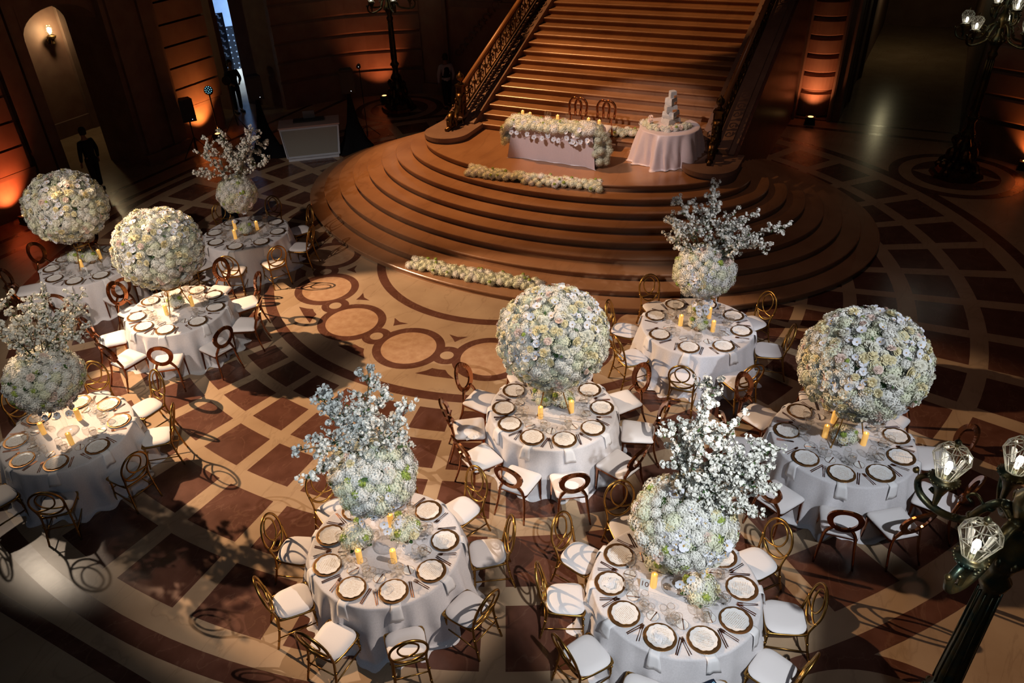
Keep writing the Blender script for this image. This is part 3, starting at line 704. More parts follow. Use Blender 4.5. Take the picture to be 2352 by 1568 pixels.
def leaf_mb(L=.07, Wd=.035):
    mb = MB(); petal(mb, Matrix.Identity(4), L, Wd, .01, 0); return mb
ME['leaf'] = leaf_mb().mesh('leaf', ['leaf'], True)
def blossom_mb(seed, s=.017):
    random.seed(seed); mb = MB()
    for k in range(7):
        d = Vector((random.gauss(0, 1), random.gauss(0, 1), random.gauss(.3, 1))).normalized(); p_ = d * random.uniform(.012, .030)
        mt = Matrix.Translation(p_) @ d.to_track_quat('Z', 'Y').to_matrix().to_4x4()
        for j in range(5): petal2(mb, mt @ Matrix.Rotation(j * 1.2566, 4, 'Z'), s, 0)
    return mb
BLO = [blossom_mb(i) for i in range(5)]
def orient(d, spin): return d.to_track_quat('Z', 'Y').to_matrix().to_4x4() @ Matrix.Rotation(spin, 4, 'Z')
def part(name, me, parent, mtx):
    o = bpy.data.objects.new(name, me); col.objects.link(o); o.parent = parent; o.matrix_local = mtx
    KIDS.setdefault(parent.name, []).append(o); return o
MBS = {'rose_w': None}
def me_to_mb(me):
    mb = MB(); mb.v = [tuple(v.co) for v in me.vertices]; mb.f = [tuple(p.vertices) for p in me.polygons]; mb.m = [p.material_index for p in me.polygons]; return mb
for k in ('rose_w', 'rose_c', 'rose_b', 'orchid', 'hyd_g', 'hyd_w', 'green', 'leaf'): MBS[k] = me_to_mb(ME[k])
FM = {'rose_w': 0, 'rose_c': 1, 'rose_b': 2, 'orchid': 3, 'hyd_g': 5, 'hyd_w': 6, 'green': 7, 'leaf': 8}
FMATS = ['rose_white', 'rose_cream', 'rose_blush', 'orchid', 'orchid_eye', 'hydrangea', 'hydrangea_white', 'green_bloom', 'leaf']
PN = {'rose_w': 'rose', 'rose_c': 'rose', 'rose_b': 'rose', 'orchid': 'orchid', 'hyd_g': 'hydrangea', 'hyd_w': 'hydrangea', 'green': 'green_bloom', 'leaf': 'leaf'}
def flower_mass(root, rx, rz, cz, seed, nh, items, front=Vector((0, -.75, .6)), lim=95, foam=.90, orchids_below=0):
    """blooms over an ellipsoid; the ones nearest the viewer's side are parts, the rest one mass"""
    random.seed(seed); rest = MB(); cand = []
    rest.ball(Vector((0, 0, cz)), rx * foam, 20, 8, rz / rx)
    def surf(f, a, out):
        z = 1 - 2 * f; r_ = math.sqrt(max(0, 1 - z * z)); n_ = Vector((r_ * math.cos(a), r_ * math.sin(a), z))
        p_ = Vector((n_.x * rx * out, n_.y * rx * out, cz + n_.z * rz * out)); d = Vector((n_.x / rx, n_.y / rx, n_.z / rz)).normalized(); return p_, d, n_
    ph0 = random.random() * 6
    for k in range(nh):
        p_, d, n_ = surf((k + .5) / nh, k * 2.39996 + random.uniform(-.05, .05), random.uniform(.90, 1.03))
        cand.append((random.choice(('hyd_g', 'hyd_w', 'hyd_w')), p_, d, random.uniform(.8, 1.3), n_))
    for key, cnt, s0, s1 in items:
        cl = [Vector((random.gauss(0, 1), random.gauss(0, 1), random.gauss(0, 1))).normalized() for _ in range(max(3, cnt // 7))]
        for k in range(cnt):
            if key == 'orchid': n0 = (random.choice(cl) + .22 * Vector((random.gauss(0, 1), random.gauss(0, 1), random.gauss(0, 1)))).normalized()
            else: n0 = Vector((random.gauss(0, 1), random.gauss(0, 1), random.gauss(0, .9))).normalized()
            o_ = random.uniform(1.02, 1.10); p_ = Vector((n0.x * rx * o_, n0.y * rx * o_, cz + n0.z * rz * o_)); d = Vector((n0.x / rx, n0.y / rx, n0.z / rz)).normalized()
            d = (d + .25 * Vector((random.gauss(0, 1), random.gauss(0, 1), random.gauss(0, 1)))).normalized()
            cand.append((key, p_, d, random.uniform(s0, s1), n0))
    for k in range(orchids_below):     # trailing orchids under the front
        a = -math.pi / 2 + random.uniform(-1.3, 1.3); h = random.uniform(.0, .34)
        p_ = Vector((rx * .55 * math.cos(a), rx * .6 * math.sin(a), cz - rz * .85 - h)); cand.append(('orchid', p_, Vector((math.cos(a), math.sin(a), .3)).normalized(), 1.1, Vector((0, -1, 0))))
    cand.sort(key=lambda c: -c[4].dot(front)); cnt = {}
    for key, p_, d, s, n_ in cand:
        nm = PN[key]; cnt[nm] = cnt.get(nm, 0) + 1
        mt = Matrix.Translation(p_) @ orient(d, random.random() * 6.28) @ Matrix.Scale(s, 4)
        if cnt[nm] <= lim and n_.dot(front) > -.25: part(nm, ME[key], root, mt)
        else: rest.merge(MBS[key], mt, FM[key])
    o = obj('blooms', rest, FMATS, root); o['kind'] = 'stuff'
    return root

# ================================================================== TABLES
TABS = {
 'A': dict(c=(-7.98, 14.44), ang=[-172, -131, -90, -48, -8, 32, 72, 112, 152], ch=[-165, -128, -88, -46, -8, 32, 72, 112, 152], kind='ring', desc='number five table'),
 'B': dict(c=(-5.51, 12.363), ang=[-164, -128, -90, -43, -1, 38, 76, 113, 150], ch=[-161, -122, -84, -46, -7, 30, 74, 113, 152], kind='ring', desc='left flower-ball table'),
 'C': dict(c=(-4.941, 15.581), ang=[-141, -97, -52, -6, 36, 82, 130, 176], ch=[-135, -92, -54, -12, 33, 78, 126, 174], kind='loop', desc='back left blossom table'),
 'D': dict(c=(-6.117, 8.934), ang=[-168, -124, -80, -35, 13, 58, 100, 147], ch=[-168, -125, -79, -34, 8, 51, 98, 144], kind='loop', desc='left edge blossom table'),
 'E': dict(c=(-1.255, 6.388), ang=[-158, -118, -79, -38, 1, 46, 86, 126, 164], ch=[-156, -117, -78, -38, 2, 43, 87, 130, 166], kind='loop', desc='front centre table'),
 'F': dict(c=(2.014, 5.543), ang=[-152, -117, -81, -43, -7, 30, 66, 102, 140, 174], ch=[-151, -118, -83, -48, -12, 26, 64, 104, 140, 173], kind='loop', desc='number ten table'),
 'G': dict(c=(1.022, 8.786), ang=[-154, -119, -83, -44, -5, 32, 68, 103, 138, 174], ch=[-151, -118, -85, -48, -12, 24, 65, 106, 145, 178], kind='ring', desc='centre flower-ball table'),
 'H': dict(c=(3.669, 10.776), ang=[-162, -115, -69, -21, 18, 62, 106, 150], ch=[-163, -114, -73, -20, 22, 66, 110, 156], kind='loop', desc='blossom table before the steps'),
 'I': dict(c=(4.822, 7.757), ang=[-153, -114, -74, -36, -1, 39, 79, 119, 161], ch=[-148, -112, -80, -44, -7, 35, 82, 128, 165], kind='ring', desc='right flower-ball table'),
}
for k, t in TABS.items():   # reading of the clock as seen from the photograph's side
    hs = []
    for a in t['ang']:
        h = int(round((90 - a) / 30.0)) % 12; h = 12 if h == 0 else h
        while h in hs: h = h % 12 + 1
        hs.append(h)
    t['h'] = hs
HN = {1: "one o'clock", 2: "two o'clock", 3: "three o'clock", 4: "four o'clock", 5: "five o'clock", 6: "six o'clock", 7: "seven o'clock", 8: "eight o'clock", 9: "nine o'clock", 10: "ten o'clock", 11: "eleven o'clock", 12: "twelve o'clock"}
def cloth_mb(r, h, seed, folds=17, flare=.13, amp=.045, pool=.07, hem=None):
    random.seed(seed); mb = MB(); N = 180; NP = 16
    ph = [random.random() * 6.28 for _ in range(5)]; am = [random.uniform(.6, 1.1) for _ in range(5)]; fr = [folds, folds - 5, folds + 7, folds // 2, 3]
    def rip(a):
        s = sum(am[i] * math.sin(fr[i] * a + ph[i]) for i in range(4)) / 3.2; return max(-1, min(1.2, s * 1.3))
    rings = [(r * .3, h, 0), (r * .6, h, 0), (r * .85, h, 0), (r * .965, h - .0005, 0), (r * .99, h - .004, 0), (r + .002, h - .012, .03), (r + .006, h - .03, .08)]
    for k in range(1, NP + 1):
        f = k / NP; z = (h - .03) * (1 - f) + .012 * f; rings.append((r + .006 + flare * f ** .9, z, .08 + .92 * f ** .65))
    rings.append((r + .02 + flare + pool * .6, .008, 1.15)); rings.append((r + flare + pool, .004, 1.3))
    vs = [(0, 0, h)]; fs = []
    for q, (rr_, z, w) in enumerate(rings):
        for i in range(N):
            a = 2 * math.pi * i / N; x = rip(a) * w * amp
            if z < .35: x += .012 * math.sin(31 * a + ph[4] + z * 9) * w
            rad = rr_ + x; zz = z + (.012 * rip(a + .7) if q >= len(rings) - 2 else 0)
            vs.append((rad * math.cos(a), rad * math.sin(a), max(.003, zz)))
    for i in range(N): fs.append((0, 1 + i, 1 + (i + 1) % N))
    for q in range(len(rings) - 1):
        for i in range(N): fs.append((1 + q * N + i, 1 + (q + 1) * N + i, 1 + (q + 1) * N + (i + 1) % N, 1 + q * N + (i + 1) % N))
    mb.add(vs, fs); return mb
def table_frame(r, h, label, loc, group=None):
    t = thing('round_table', label, 'table', loc, 0, group)
    mb = MB(); mb.lathe([(.001, h - .03), (r - .02, h - .03), (r - .015, h - .015), (r - .02, h - .006), (.001, h - .006)], 48); obj('tabletop', mb, ['rail_wood'], t)
    for a in (45, 135, 225, 315):
        mb = MB(); x, y = .6 * r * math.cos(R(a)), .6 * r * math.sin(R(a)); mb.tube([(x, y, .0), (x, y, h - .03)], .018, 8); obj('leg', mb, ['black'], t)
    return t
RT = .9144; TH = .765
def text_mesh(s, size, ext=.0008):
    c = bpy.data.curves.new('txt', 'FONT'); c.body = s; c.size = size; c.extrude = ext; c.align_x = 'CENTER'; c.align_y = 'CENTER'
    o = bpy.data.objects.new('txt', c); col.objects.link(o); bpy.context.view_layer.update()
    me = bpy.data.meshes.new_from_object(o.evaluated_get(bpy.context.evaluated_depsgraph_get())); bpy.data.objects.remove(o); bpy.data.curves.remove(c); return me
def table_card(txt, loc, rz, label):
    t = thing('table_card', label, 'table card', loc, rz)
    mb = MB(); mt = Matrix.Rotation(R(-12), 4, 'X'); mb.box(-.05, .05, -.002, .002, .0, .15, 0, mt); mb.box(-.035, .035, .0, .05, 0, .003)
    obj('card', mb, ['paper'], t)
    me = text_mesh(txt, .095); me.materials.clear(); me.materials.append(M['ink']); o = obj('number', me, None, t)
    o.matrix_local = mt @ Matrix.Translation((0, -.0030, .078)) @ Matrix.Rotation(R(90), 4, 'X')
SEEN = {}
def put(name, me, label, cat, loc, rz, group, kids_=()):
    o = bpy.data.objects.new(name, me); col.objects.link(o)
    if cat == 'glass': o.scale = (1.2, 1.2, 1.15)
    o.location = loc; o.rotation_euler = (0, 0, rz); tag(o, label, cat, group)
    for nm, km in kids_: k = bpy.data.objects.new(nm, km); col.objects.link(k); k.parent = o
    return o
random.seed(77)
for key, T in TABS.items():
    cx, cy = T['c']; D = T['desc']
    table_frame(RT, TH, 'round banquet table hidden beneath the white cloth of the ' + D, (cx, cy, 0), 'round banquet tables')
    tag(obj('tablecloth', cloth_mb(RT, TH + .008, ord(key), 15 + ord(key) % 5, .13, .07), ['cloth'], None, (cx, cy, 0), 0, True), 'floor length white tablecloth draped over the ' + D, 'tablecloth', 'white round tablecloths')
    Z = TH + .0085
    for a, h in zip(T['ang'], T['h']):
        ar = R(a); ca, sa = math.cos(ar), math.sin(ar); tm = HN[h]; L = lambda s: s % (tm, D)
        def P(x, y, z=Z): return (cx + x * ca - y * sa, cy + x * sa + y * ca, z)
        j = random.uniform(-.012, .012)
        put('napkin', random.choice(NAP), L('white napkin over the edge at %s on the %s'), 'napkin', (cx, cy, 0), ar, 'white napkins')
        put('charger_plate', ME['charger'], L('gold brown charger plate at %s on the %s'), 'plate', P(.715, j, Z + .0055), ar, 'gold brown charger plates')
        put('dinner_plate', ME['plate'], L('scalloped white plate on its charger at %s on the %s'), 'plate', P(.705, j, Z + .0125), ar + random.uniform(-.2, .2), 'scalloped white plates')
        put('menu_card', ME['menu'], L('round printed menu on the plate at %s on the %s'), 'menu', P(.705, j, Z + .0170), ar + random.uniform(-.12, .12), 'round menu cards')
        for y, w in ((-.192, 'inner'), (-.214, 'outer')):
            put('fork', ME['fork'], w + L(' copper fork at %s on the %s'), 'fork', P(.735 + random.uniform(-.008, .008), y + j), ar + math.pi + random.uniform(-.06, .06), 'copper forks')
        for y, w in ((.190, 'inner'), (.211, 'outer')):
            put('knife', ME['knife'], w + L(' copper knife at %s on the %s'), 'knife', P(.735 + random.uniform(-.008, .008), y + j), ar + math.pi + random.uniform(-.06, .06), 'copper knives')
        put('bread_plate', ME['bread'], L('small side plate at %s on the %s'), 'plate', P(.485, -.135 + j), ar, 'small scalloped side plates')
        put('butter_knife', ME['spreader'], L('butter knife on the side plate at %s on the %s'), 'knife', P(.485, -.125 + j, Z + .007), ar + 2.6 + random.uniform(-.3, .3), 'copper butter knives')
        put('water_goblet', ME['goblet'], L('stemmed water glass at %s on the %s'), 'glass', P(.53 + random.uniform(-.01, .01), .10 + j), ar, 'stemmed water glasses', (('water', ME['drink']),))
        put('wine_glass', ME['wine'], L('empty tall wine glass at %s on the %s'), 'glass', P(.47 + random.uniform(-.01, .01), .035 + j), ar, 'empty wine glasses')
        put('tumbler', ME['tumbler'], L('short clear tumbler at %s on the %s'), 'glass', P(.455 + random.uniform(-.01, .01), .125 + j), ar, 'short clear tumblers')
    for a, h in zip(T['ch'], T['h']):
        ar = R(a + random.uniform(-1.5, 1.5)); rr_ = (1.20 if T['kind'] == 'loop' else 1.235) + random.uniform(-.015, .02)
        lab = ('gold loop-back chair at %s of the %s' if T['kind'] == 'loop' else 'copper ring-back chair at %s of the %s') % (HN[h], D)
        place(loop_chair if T['kind'] == 'loop' else ring_chair, (cx + rr_ * math.cos(ar), cy + rr_ * math.sin(ar), 0), ar + math.pi / 2 + random.uniform(-.06, .06), lab, 'gold loop back chairs' if T['kind'] == 'loop' else 'copper ring back chairs')
# two napkins folded on plates of the number ten table
for a, tm in ((174, "nine o'clock"), (-117, "seven o'clock")):
    cx, cy = TABS['F']['c']; put('folded_napkin', CRUMPLE, 'loosely folded white napkin on the plate at %s on the number ten table' % tm, 'napkin', (cx + .72 * math.cos(R(a)), cy + .72 * math.sin(R(a)), TH + .027), R(a + 40), None)
cx, cy = TABS['G']['c']; put('seat_napkin', CRUMPLE, "crumpled white napkin on the copper chair seat at eight o'clock of the centre table", 'napkin', (cx + 1.2 * math.cos(R(-176)), cy - .12 + 1.2 * math.sin(R(-176)), .50), .3, None)
Z = TH + .009
cx, cy = TABS['A']['c']; table_card('5', (-7.86, 14.02, Z), R(12), 'upright white table card with the number 5 among the candles')
cx, cy = TABS['F']['c']; table_card('10', (1.66, 5.52, Z), R(-28), 'upright white table card with the number 10 beside a lit candle')
cx, cy = TABS['G']['c']; table_card('7', (1.33, 8.87, Z), R(25), 'white table card with the number 7 beside the right candle of the centre table')
cx, cy = TABS['H']['c']; table_card('6', (3.36, 10.93, Z), R(-10), 'white table card behind the left candle on the table before the dark steps')

# candles and low posies
CAND = {'A': [(-104, .17), (60, .32), (128, .40)], 'B': [(-129, .22), (22, .27)], 'C': [(-121, .33), (27, .25), (144, .36)], 'D': [(-178, .35), (-59, .34), (77, .28)],
        'E': [(-140, .37), (-66, .29), (80, .30)], 'F': [(177, .24), (9, .33)], 'G': [(-136, .27), (-20, .28)], 'H': [(-45, .29), (38, .33), (173, .27)], 'I': [(-29, .25), (87, .36), (161, .23)]}
POSY = {'A': [(62, .12), (150, .30)], 'B': [(105, .08)], 'C': [(-81, .12)], 'E': [(179, .33), (20, .26)], 'F': [(-42, .28), (112, .28)], 'G': [(20, .17), (135, .17)], 'H': [(-100, .12), (75, .26)], 'I': [(-117, .07)]}
WH = ['first from the left', 'second from the left', 'third from the left']
for key, ls in CAND.items():
    cx, cy = TABS[key]['c']; ls = sorted(ls, key=lambda p: p[1] * math.cos(R(p[0])))
    for i, (a, r_) in enumerate(ls):
        put('pillar_candle', ME['candle'], 'glowing amber pillar candle, %s on the %s' % (WH[i], TABS[key]['desc']), 'candle', (cx + r_ * math.cos(R(a)), cy + r_ * math.sin(R(a)), Z), 0, 'amber pillar candles', (('flame', FLAME),))
posy = thing('flower_posy', 'x', 'flowers', HIDE)
mb = MB(); mb.lathe([(.0001, 0), (.055, 0), (.05, .03), (.045, .07), (.055, .085)], 18); obj('bowl', mb, ['rim'], posy, smooth=True)
random.seed(12)
for k in range(9):
    a = k * 2.4; r_ = .075 if k < 6 else .03; z = .115 + (.045 if k >= 6 else 0) + random.uniform(-.01, .01)
    part('hydrangea', ME[random.choice(('hyd_g', 'hyd_w'))], posy, Matrix.Translation((r_ * math.cos(a), r_ * math.sin(a), z)) @ orient(Vector((r_ * math.cos(a) * 9, r_ * math.sin(a) * 9, .6)).normalized(), k) @ Matrix.Scale(.85, 4))
for k in range(3): a = k * 2.1 - 1.2; part('green_bloom', ME['green'], posy, Matrix.Translation((.10 * math.cos(a), .10 * math.sin(a), .15 + .04 * (k % 2))))
for k in range(2): a = k * 3 - 2; part('rose', ME['rose_c'], posy, Matrix.Translation((.11 * math.cos(a), .11 * math.sin(a), .13)) @ orient(Vector((math.cos(a), math.sin(a), .6)).normalized(), 0) @ Matrix.Scale(.9, 4))
for k in range(5): a = k * 1.3; part('leaf', ME['leaf'], posy, Matrix.Translation((.08 * math.cos(a), .08 * math.sin(a), .07)) @ Matrix.Rotation(a - 1.57, 4, 'Z'))
for key, ls in POSY.items():
    cx, cy = TABS[key]['c']; ls = sorted(ls, key=lambda p: p[1] * math.cos(R(p[0])))
    for i, (a, r_) in enumerate(ls):
        pos = (cx + r_ * math.cos(R(a)), cy + r_ * math.sin(R(a)), Z)
        lab = 'low posy of pale hydrangea and green blooms on the ' + TABS[key]['desc'] if len(ls) == 1 else '%s low posy of pale hydrangea and green blooms on the %s' % (('left', 'right')[i], TABS[key]['desc'])
        place(posy, pos, R(37 * (i + ord(key))), lab, 'low hydrangea posies').scale = ((1.45,) * 3 if key in 'EF' else (1.22,) * 3)

# flower balls on tripod stands
stand = thing('flower_stand', 'x', 'stand', HIDE)
mb = MB(); mb.tube([(.17 * math.cos(a), .17 * math.sin(a), .50) for a in [2 * math.pi * k / 28 for k in range(28)]], .013, 6, closed=True, flat=1.4, flatdir=(0, 0, 1)); obj('ring', mb, ['gold'], stand, smooth=True)
for k in range(3):
    a = R(-90 + 60 + 120 * k) + .12; mb = MB(); ca, sa = math.cos(a), math.sin(a)
    mb.tube(interp([(.27 * ca, .27 * sa, .0), (.20 * ca, .20 * sa, .22), (.155 * ca, .155 * sa, .42), (.19 * ca, .19 * sa, .56)], 4), .009, 7); mb.ball(Vector((.27 * ca, .27 * sa, .008)), .014, 8)
    obj('leg', mb, ['gold'], stand, smooth=True)
ballp = thing('flower_ball', 'x', 'flower arrangement', HIDE)
flower_mass(ballp, .70, .64, 0, 21, 300, (('rose_w', 210, .8, 1.3), ('rose_c', 80, .8, 1.25), ('rose_b', 34, .8, 1.2), ('orchid', 170, .85, 1.25), ('leaf', 40, .8, 1.2), ('green', 8, .8, 1)))
for key, (dz, ln_) in {'G': (0, 0), 'I': (0, 0), 'B': (0, 0), 'A': (.04, 0)}.items():
    cx, cy = TABS[key]['c']; az = math.atan2(cy, cx) - math.pi / 2
    d = {'G': 'centre table', 'I': 'right table', 'B': 'left table', 'A': 'number five table'}[key]
    place(stand, (cx, cy, Z), az + {'G': 0, 'I': .5, 'B': .3, 'A': .2}[key], 'slim gold three-legged stand lifting the flower ball above the ' + d, 'gold tripod flower stands')
    place(ballp, (cx, cy, 2.03 + dz), az + {'G': 0, 'I': .35, 'B': -.3, 'A': .15}[key], 'huge round ball of white roses, orchids and hydrangea over the ' + d, 'round flower balls')

# tall glass vases with hydrangea domes and blossom branches
vase = thing('glass_vase', 'x', 'vase', HIDE)
mb = MB(); mb.lathe([(.001, .0), (.15, .0), (.155, .006), (.10, .02), (.035, .07), (.028, .16), (.04, .30), (.035, .42), (.065, .52), (.12, .62), (.145, .66)], 28, 0); obj('vase_body', mb, ['vase_glass'], vase, smooth=True)
mb = MB(); mb.tube([(.145 * math.cos(a), .145 * math.sin(a), .66) for a in [2 * math.pi * k / 28 for k in range(28)]], .004, 5, closed=True); mb.tube([(.153 * math.cos(a), .153 * math.sin(a), .006) for a in [2 * math.pi * k / 28 for k in range(28)]], .004, 5, closed=True); obj('vase_rim', mb, ['vase_glass'], vase, smooth=True)
TIPS = {
'C': [(-.03, -.01, 3.15), (.55, .16, 3.12), (-.33, -.11, 2.92), (-.44, -.15, 2.7), (-.67, -.24, 2.4), (.83, .22, 2.74), (.71, .19, 2.41), (.34, .1, 2.78), (.54, .15, 2.9), (.08, .03, 2.63)],
'D': [(.37, .23, 3.05), (.75, .43, 2.88), (.71, .41, 2.62), (.54, .33, 2.44), (.46, .28, 2.27), (-.15, -.1, 2.76), (-.05, -.03, 2.95), (.23, .15, 2.94), (.45, .28, 2.79), (.08, .06, 2.8), (-.24, -.18, 2.96), (-.4, -.2, 2.7)],
'E': [(.12, .02, 3.36), (-.42, -.11, 3.18), (-.29, -.07, 3.16), (.03, 0, 3.15), (.24, .04, 3.05), (.5, .06, 2.89), (.39, .05, 2.77), (-.42, -.11, 2.93), (-.72, -.23, 2.75), (-.69, -.22, 2.36), (-.55, -.16, 2.66), (.47, .06, 2.2), (-.01, 0, 2.94), (.26, .04, 2.53)],
'F': [(.1, -.04, 3.47), (.05, -.01, 3.33), (-.24, .08, 2.98), (-.15, .05, 2.98), (-.16, .06, 2.76), (.35, -.15, 3.37), (.33, -.14, 3.09), (.67, -.34, 3.16), (.57, -.28, 3.06), (.6, -.3, 2.83), (.69, -.36, 2.48), (.63, -.32, 2.3), (.04, -.01, 3.13), (.19, -.07, 2.88), (.46, -.21, 2.82), (.3, -.3, 2.6), (.45, -.4, 2.65)],
'H': [(-.5, .14, 3.16), (-.04, .01, 3.19), (.02, -.01, 3.01), (-.64, .17, 2.76), (-.57, .16, 2.62), (.28, -.11, 2.83), (.62, -.25, 2.87), (.95, -.43, 2.72), (.83, -.36, 2.4), (-.21, .06, 2.86), (.36, -.14, 2.62), (-.56, .16, 2.3), (.6, -.2, 2.6), (.75, -.35, 2.55)]}
DOME = {'E': (.44, .40, 1.93, 9), 'F': (.48, .38, 1.80, 9), 'H': (.43, .38, 1.80, 14), 'D': (.46, .40, 1.74, 8), 'C': (.36, .33, 1.68, 4)}
VD = {'C': 'back left table', 'D': 'left edge table', 'E': 'front centre table', 'F': 'number ten table', 'H': 'blossom table before the steps'}
for key, (rx, rz_, cz, nb) in DOME.items():
    cx, cy = TABS[key]['c']; az = math.atan2(cy, cx) - math.pi / 2
    place(vase, (cx, cy, Z), az, 'tall clear flared glass vase holding blossom on the ' + VD[key], 'tall clear glass vases')
    t = thing('blossom_arrangement', 'white blossom branches over a hydrangea dome on the ' + VD[key], 'flower arrangement', (cx, cy, 0), 0, 'blossom branch arrangements')
    flower_mass(t, rx, rz_, cz, ord(key) * 3, int(520 * rx * rx + 30), (('rose_w', 26, .9, 1.3), ('rose_b', 16, 1.0, 1.4), ('rose_c', 10, .9, 1.2), ('orchid', 90, .85, 1.3), ('green', 26, 1.0, 1.5), ('leaf', 22, 1.0, 1.6)), front=Vector((math.sin(az) * .75, -math.cos(az) * .75, .6)), lim=80, orchids_below=nb)
    random.seed(ord(key))
    for x, y, z in TIPS[key]:
        dep = random.uniform(-.28, .28); x2 = x - math.sin(az) * dep * 0 + dep * -math.sin(az); y2 = y + dep * math.cos(az)
        p0 = Vector((random.uniform(-.12, .12), random.uniform(-.12, .12), cz + rz_ * .45)); p3 = Vector((x2, y2, z - .05)); L_ = (p3 - p0).length
        mid = p0.lerp(p3, .45) + Vector((random.uniform(-.06, .06), random.uniform(-.06, .06), .10 * L_))
        pts = interp([p0, mid, p0.lerp(p3, .75) + Vector((random.uniform(-.04, .04), random.uniform(-.04, .04), .05 * L_)), p3], 5)
        wood = MB(); wood.tube(pts, [.009 - .006 * k / len(pts) for k in range(len(pts))], 5); bl = MB()
        def bloom(p_, s=1.0): bl.merge(random.choice(BLO), Matrix.Translation(p_) @ Matrix.Rotation(random.random() * 6.3, 4, Vector((random.gauss(0, 1), random.gauss(0, 1), random.gauss(0, 1))).normalized()) @ Matrix.Scale(s * random.uniform(.7, 1.35), 4), 0)
        n_ = len(pts)
        for k in range(int(n_ * .25), n_):
            for _ in range(1 if k % 3 else 2): bloom(pts[k] + Vector((random.gauss(0, .035), random.gauss(0, .035), random.gauss(0, .03))), 1.05)
        for tw in range(int(4 + L_ * 9)):
            k = random.randint(int(n_ * .2), n_ - 2); d = Vector((random.gauss(0, 1), random.gauss(0, 1), random.gauss(.5, .7))).normalized(); q = pts[k] + d * random.uniform(.09, .24)
            wood.tube([pts[k], pts[k].lerp(q, .5) + Vector((0, 0, .01)), q], [.004, .003, .0015], 4)
            for f in (.45, .7, .9, 1): bloom(pts[k].lerp(q, f) + Vector((random.gauss(0, .014), random.gauss(0, .014), random.gauss(0, .014))))
            [wood.merge(MBS['leaf'], Matrix.Translation(pts[k].lerp(q, g_)) @ orient((d + Vector((random.gauss(0, 1), random.gauss(0, 1), random.gauss(0, 1)))).normalized(), random.random() * 6) @ Matrix.Scale(.6, 4), 1) for g_ in (.15, .35, .6)]
        b = obj('blossom_branch', wood, ['bark', 'leaf'], t); o = obj('blossoms', bl, ['blossom'], b); o['kind'] = 'stuff'

# hydrangea garlands on the curved steps
def garland(label, pts, w, hgt, n, seed, name='flower_garland', loc=(0, 0, 0), greens=14, limit=95, size=1.0):
    t = thing(name, label, 'garland', loc); random.seed(seed); P_ = interp(pts, 12); N = len(P_)
    cs = []
    for k in range(n):
        f = (k + .5) / n * (N - 1); i = int(f); p_ = P_[i].lerp(P_[min(i + 1, N - 1)], f - i); d = (P_[min(i + 1, N - 1)] - P_[max(i - 1, 0)]).normalized(); s_ = d.cross(Vector((0, 0, 1)))
        if s_.length < .1: s_ = Vector((1, 0, 0))
        s_.normalize(); a = (k * 1.9) % math.pi; o_ = s_ * (w * math.cos(a)) + Vector((0, 0, 1)) * (hgt * (.35 + .65 * math.sin(a))); cs.append((p_ + o_ + Vector((random.gauss(0, .012),) * 3), (o_ + Vector((0, 0, .02))).normalized()))
    for p_, d in cs[:limit]: part('hydrangea', ME[random.choice(('hyd_g', 'hyd_w', 'hyd_g'))], t, Matrix.Translation(p_) @ orient(d, random.random() * 6) @ Matrix.Scale(size * random.uniform(.85, 1.15), 4))
    rest = MB()
    for p_, d in cs[limit:]: rest.merge(MBS['hyd_g'], Matrix.Translation(p_) @ orient(d, random.random() * 6), 5)
    for i in range(N - 1): rest.tube([P_[i] + Vector((0, 0, hgt * .4)), P_[i + 1] + Vector((0, 0, hgt * .4))], w * .48, 6, m=8)
    obj('foliage', rest, FMATS, t)
    for k in range(greens):
        p_, d = random.choice(cs[:limit]); part('green_bloom', ME['green'], t, Matrix.Translation(p_ + d * .08) @ Matrix.Scale(random.uniform(.8, 1.1), 4))
    return t
garland('long row of pale hydrangea heads laid on the upper curved step before the table', [(.02, 17.18, 1.21), (.9, 16.70, 1.21), (1.9, 16.17, 1.21), (2.88, 15.74, 1.21)], .13, .13, 92, 3)
garland('long row of pale hydrangea heads laid on the lowest curved step', [(-1.32, 14.77, .16), (-.5, 14.27, .16), (.4, 13.80, .16), (1.35, 13.36, .16)], .13, .13, 88, 4)
garland('short row of pale hydrangea at the foot of the straight stairs beside the cake', [(3.05, 18.62, 1.52), (3.55, 18.38, 1.52), (4.12, 18.10, 1.52)], .12, .12, 34, 5, greens=4)

# ================================================================== HEAD TABLE on the stage
tc_ = Vector((2.15, 17.50)); hx, hy = .97, .37
mt_ = Matrix.Translation((tc_.x, tc_.y, PT)) @ Matrix.Rotation(ROT, 4, 'Z')
ht = thing('head_table', 'rectangular table for two hidden beneath white linen on the stage', 'table', (tc_.x, tc_.y, PT), ROT)
mb = MB(); mb.box(-hx + .01, hx - .01, -hy + .01, hy - .01, .71, .738); obj('tabletop', mb, ['rail_wood'], ht)
for a, b in ((1, 1), (1, -1), (-1, 1), (-1, -1)):
    mb = MB(); mb.tube([(a * .88, b * .3, 0), (a * .88, b * .3, .71)], .02, 8); obj('leg', mb, ['black'], ht)
mb = MB(); N = 200; rings = [(1.0, .745, 0), (1.0, .735, 0), (1.01, .70, .2), (1.015, .5, .6), (1.02, .25, .9), (1.03, .02, 1.1), (1.05, .006, 1.3)]
per = []
for i in range(N):
    f = i / N * 4; k = int(f); g = f - k; cs = [(-hx, -hy), (hx, -hy), (hx, hy), (-hx, hy)]; a, b = cs[k], cs[(k + 1) % 4]; per.append((a[0] + (b[0] - a[0]) * g, a[1] + (b[1] - a[1]) * g, min(g, 1 - g)))
vs = []; fs = []
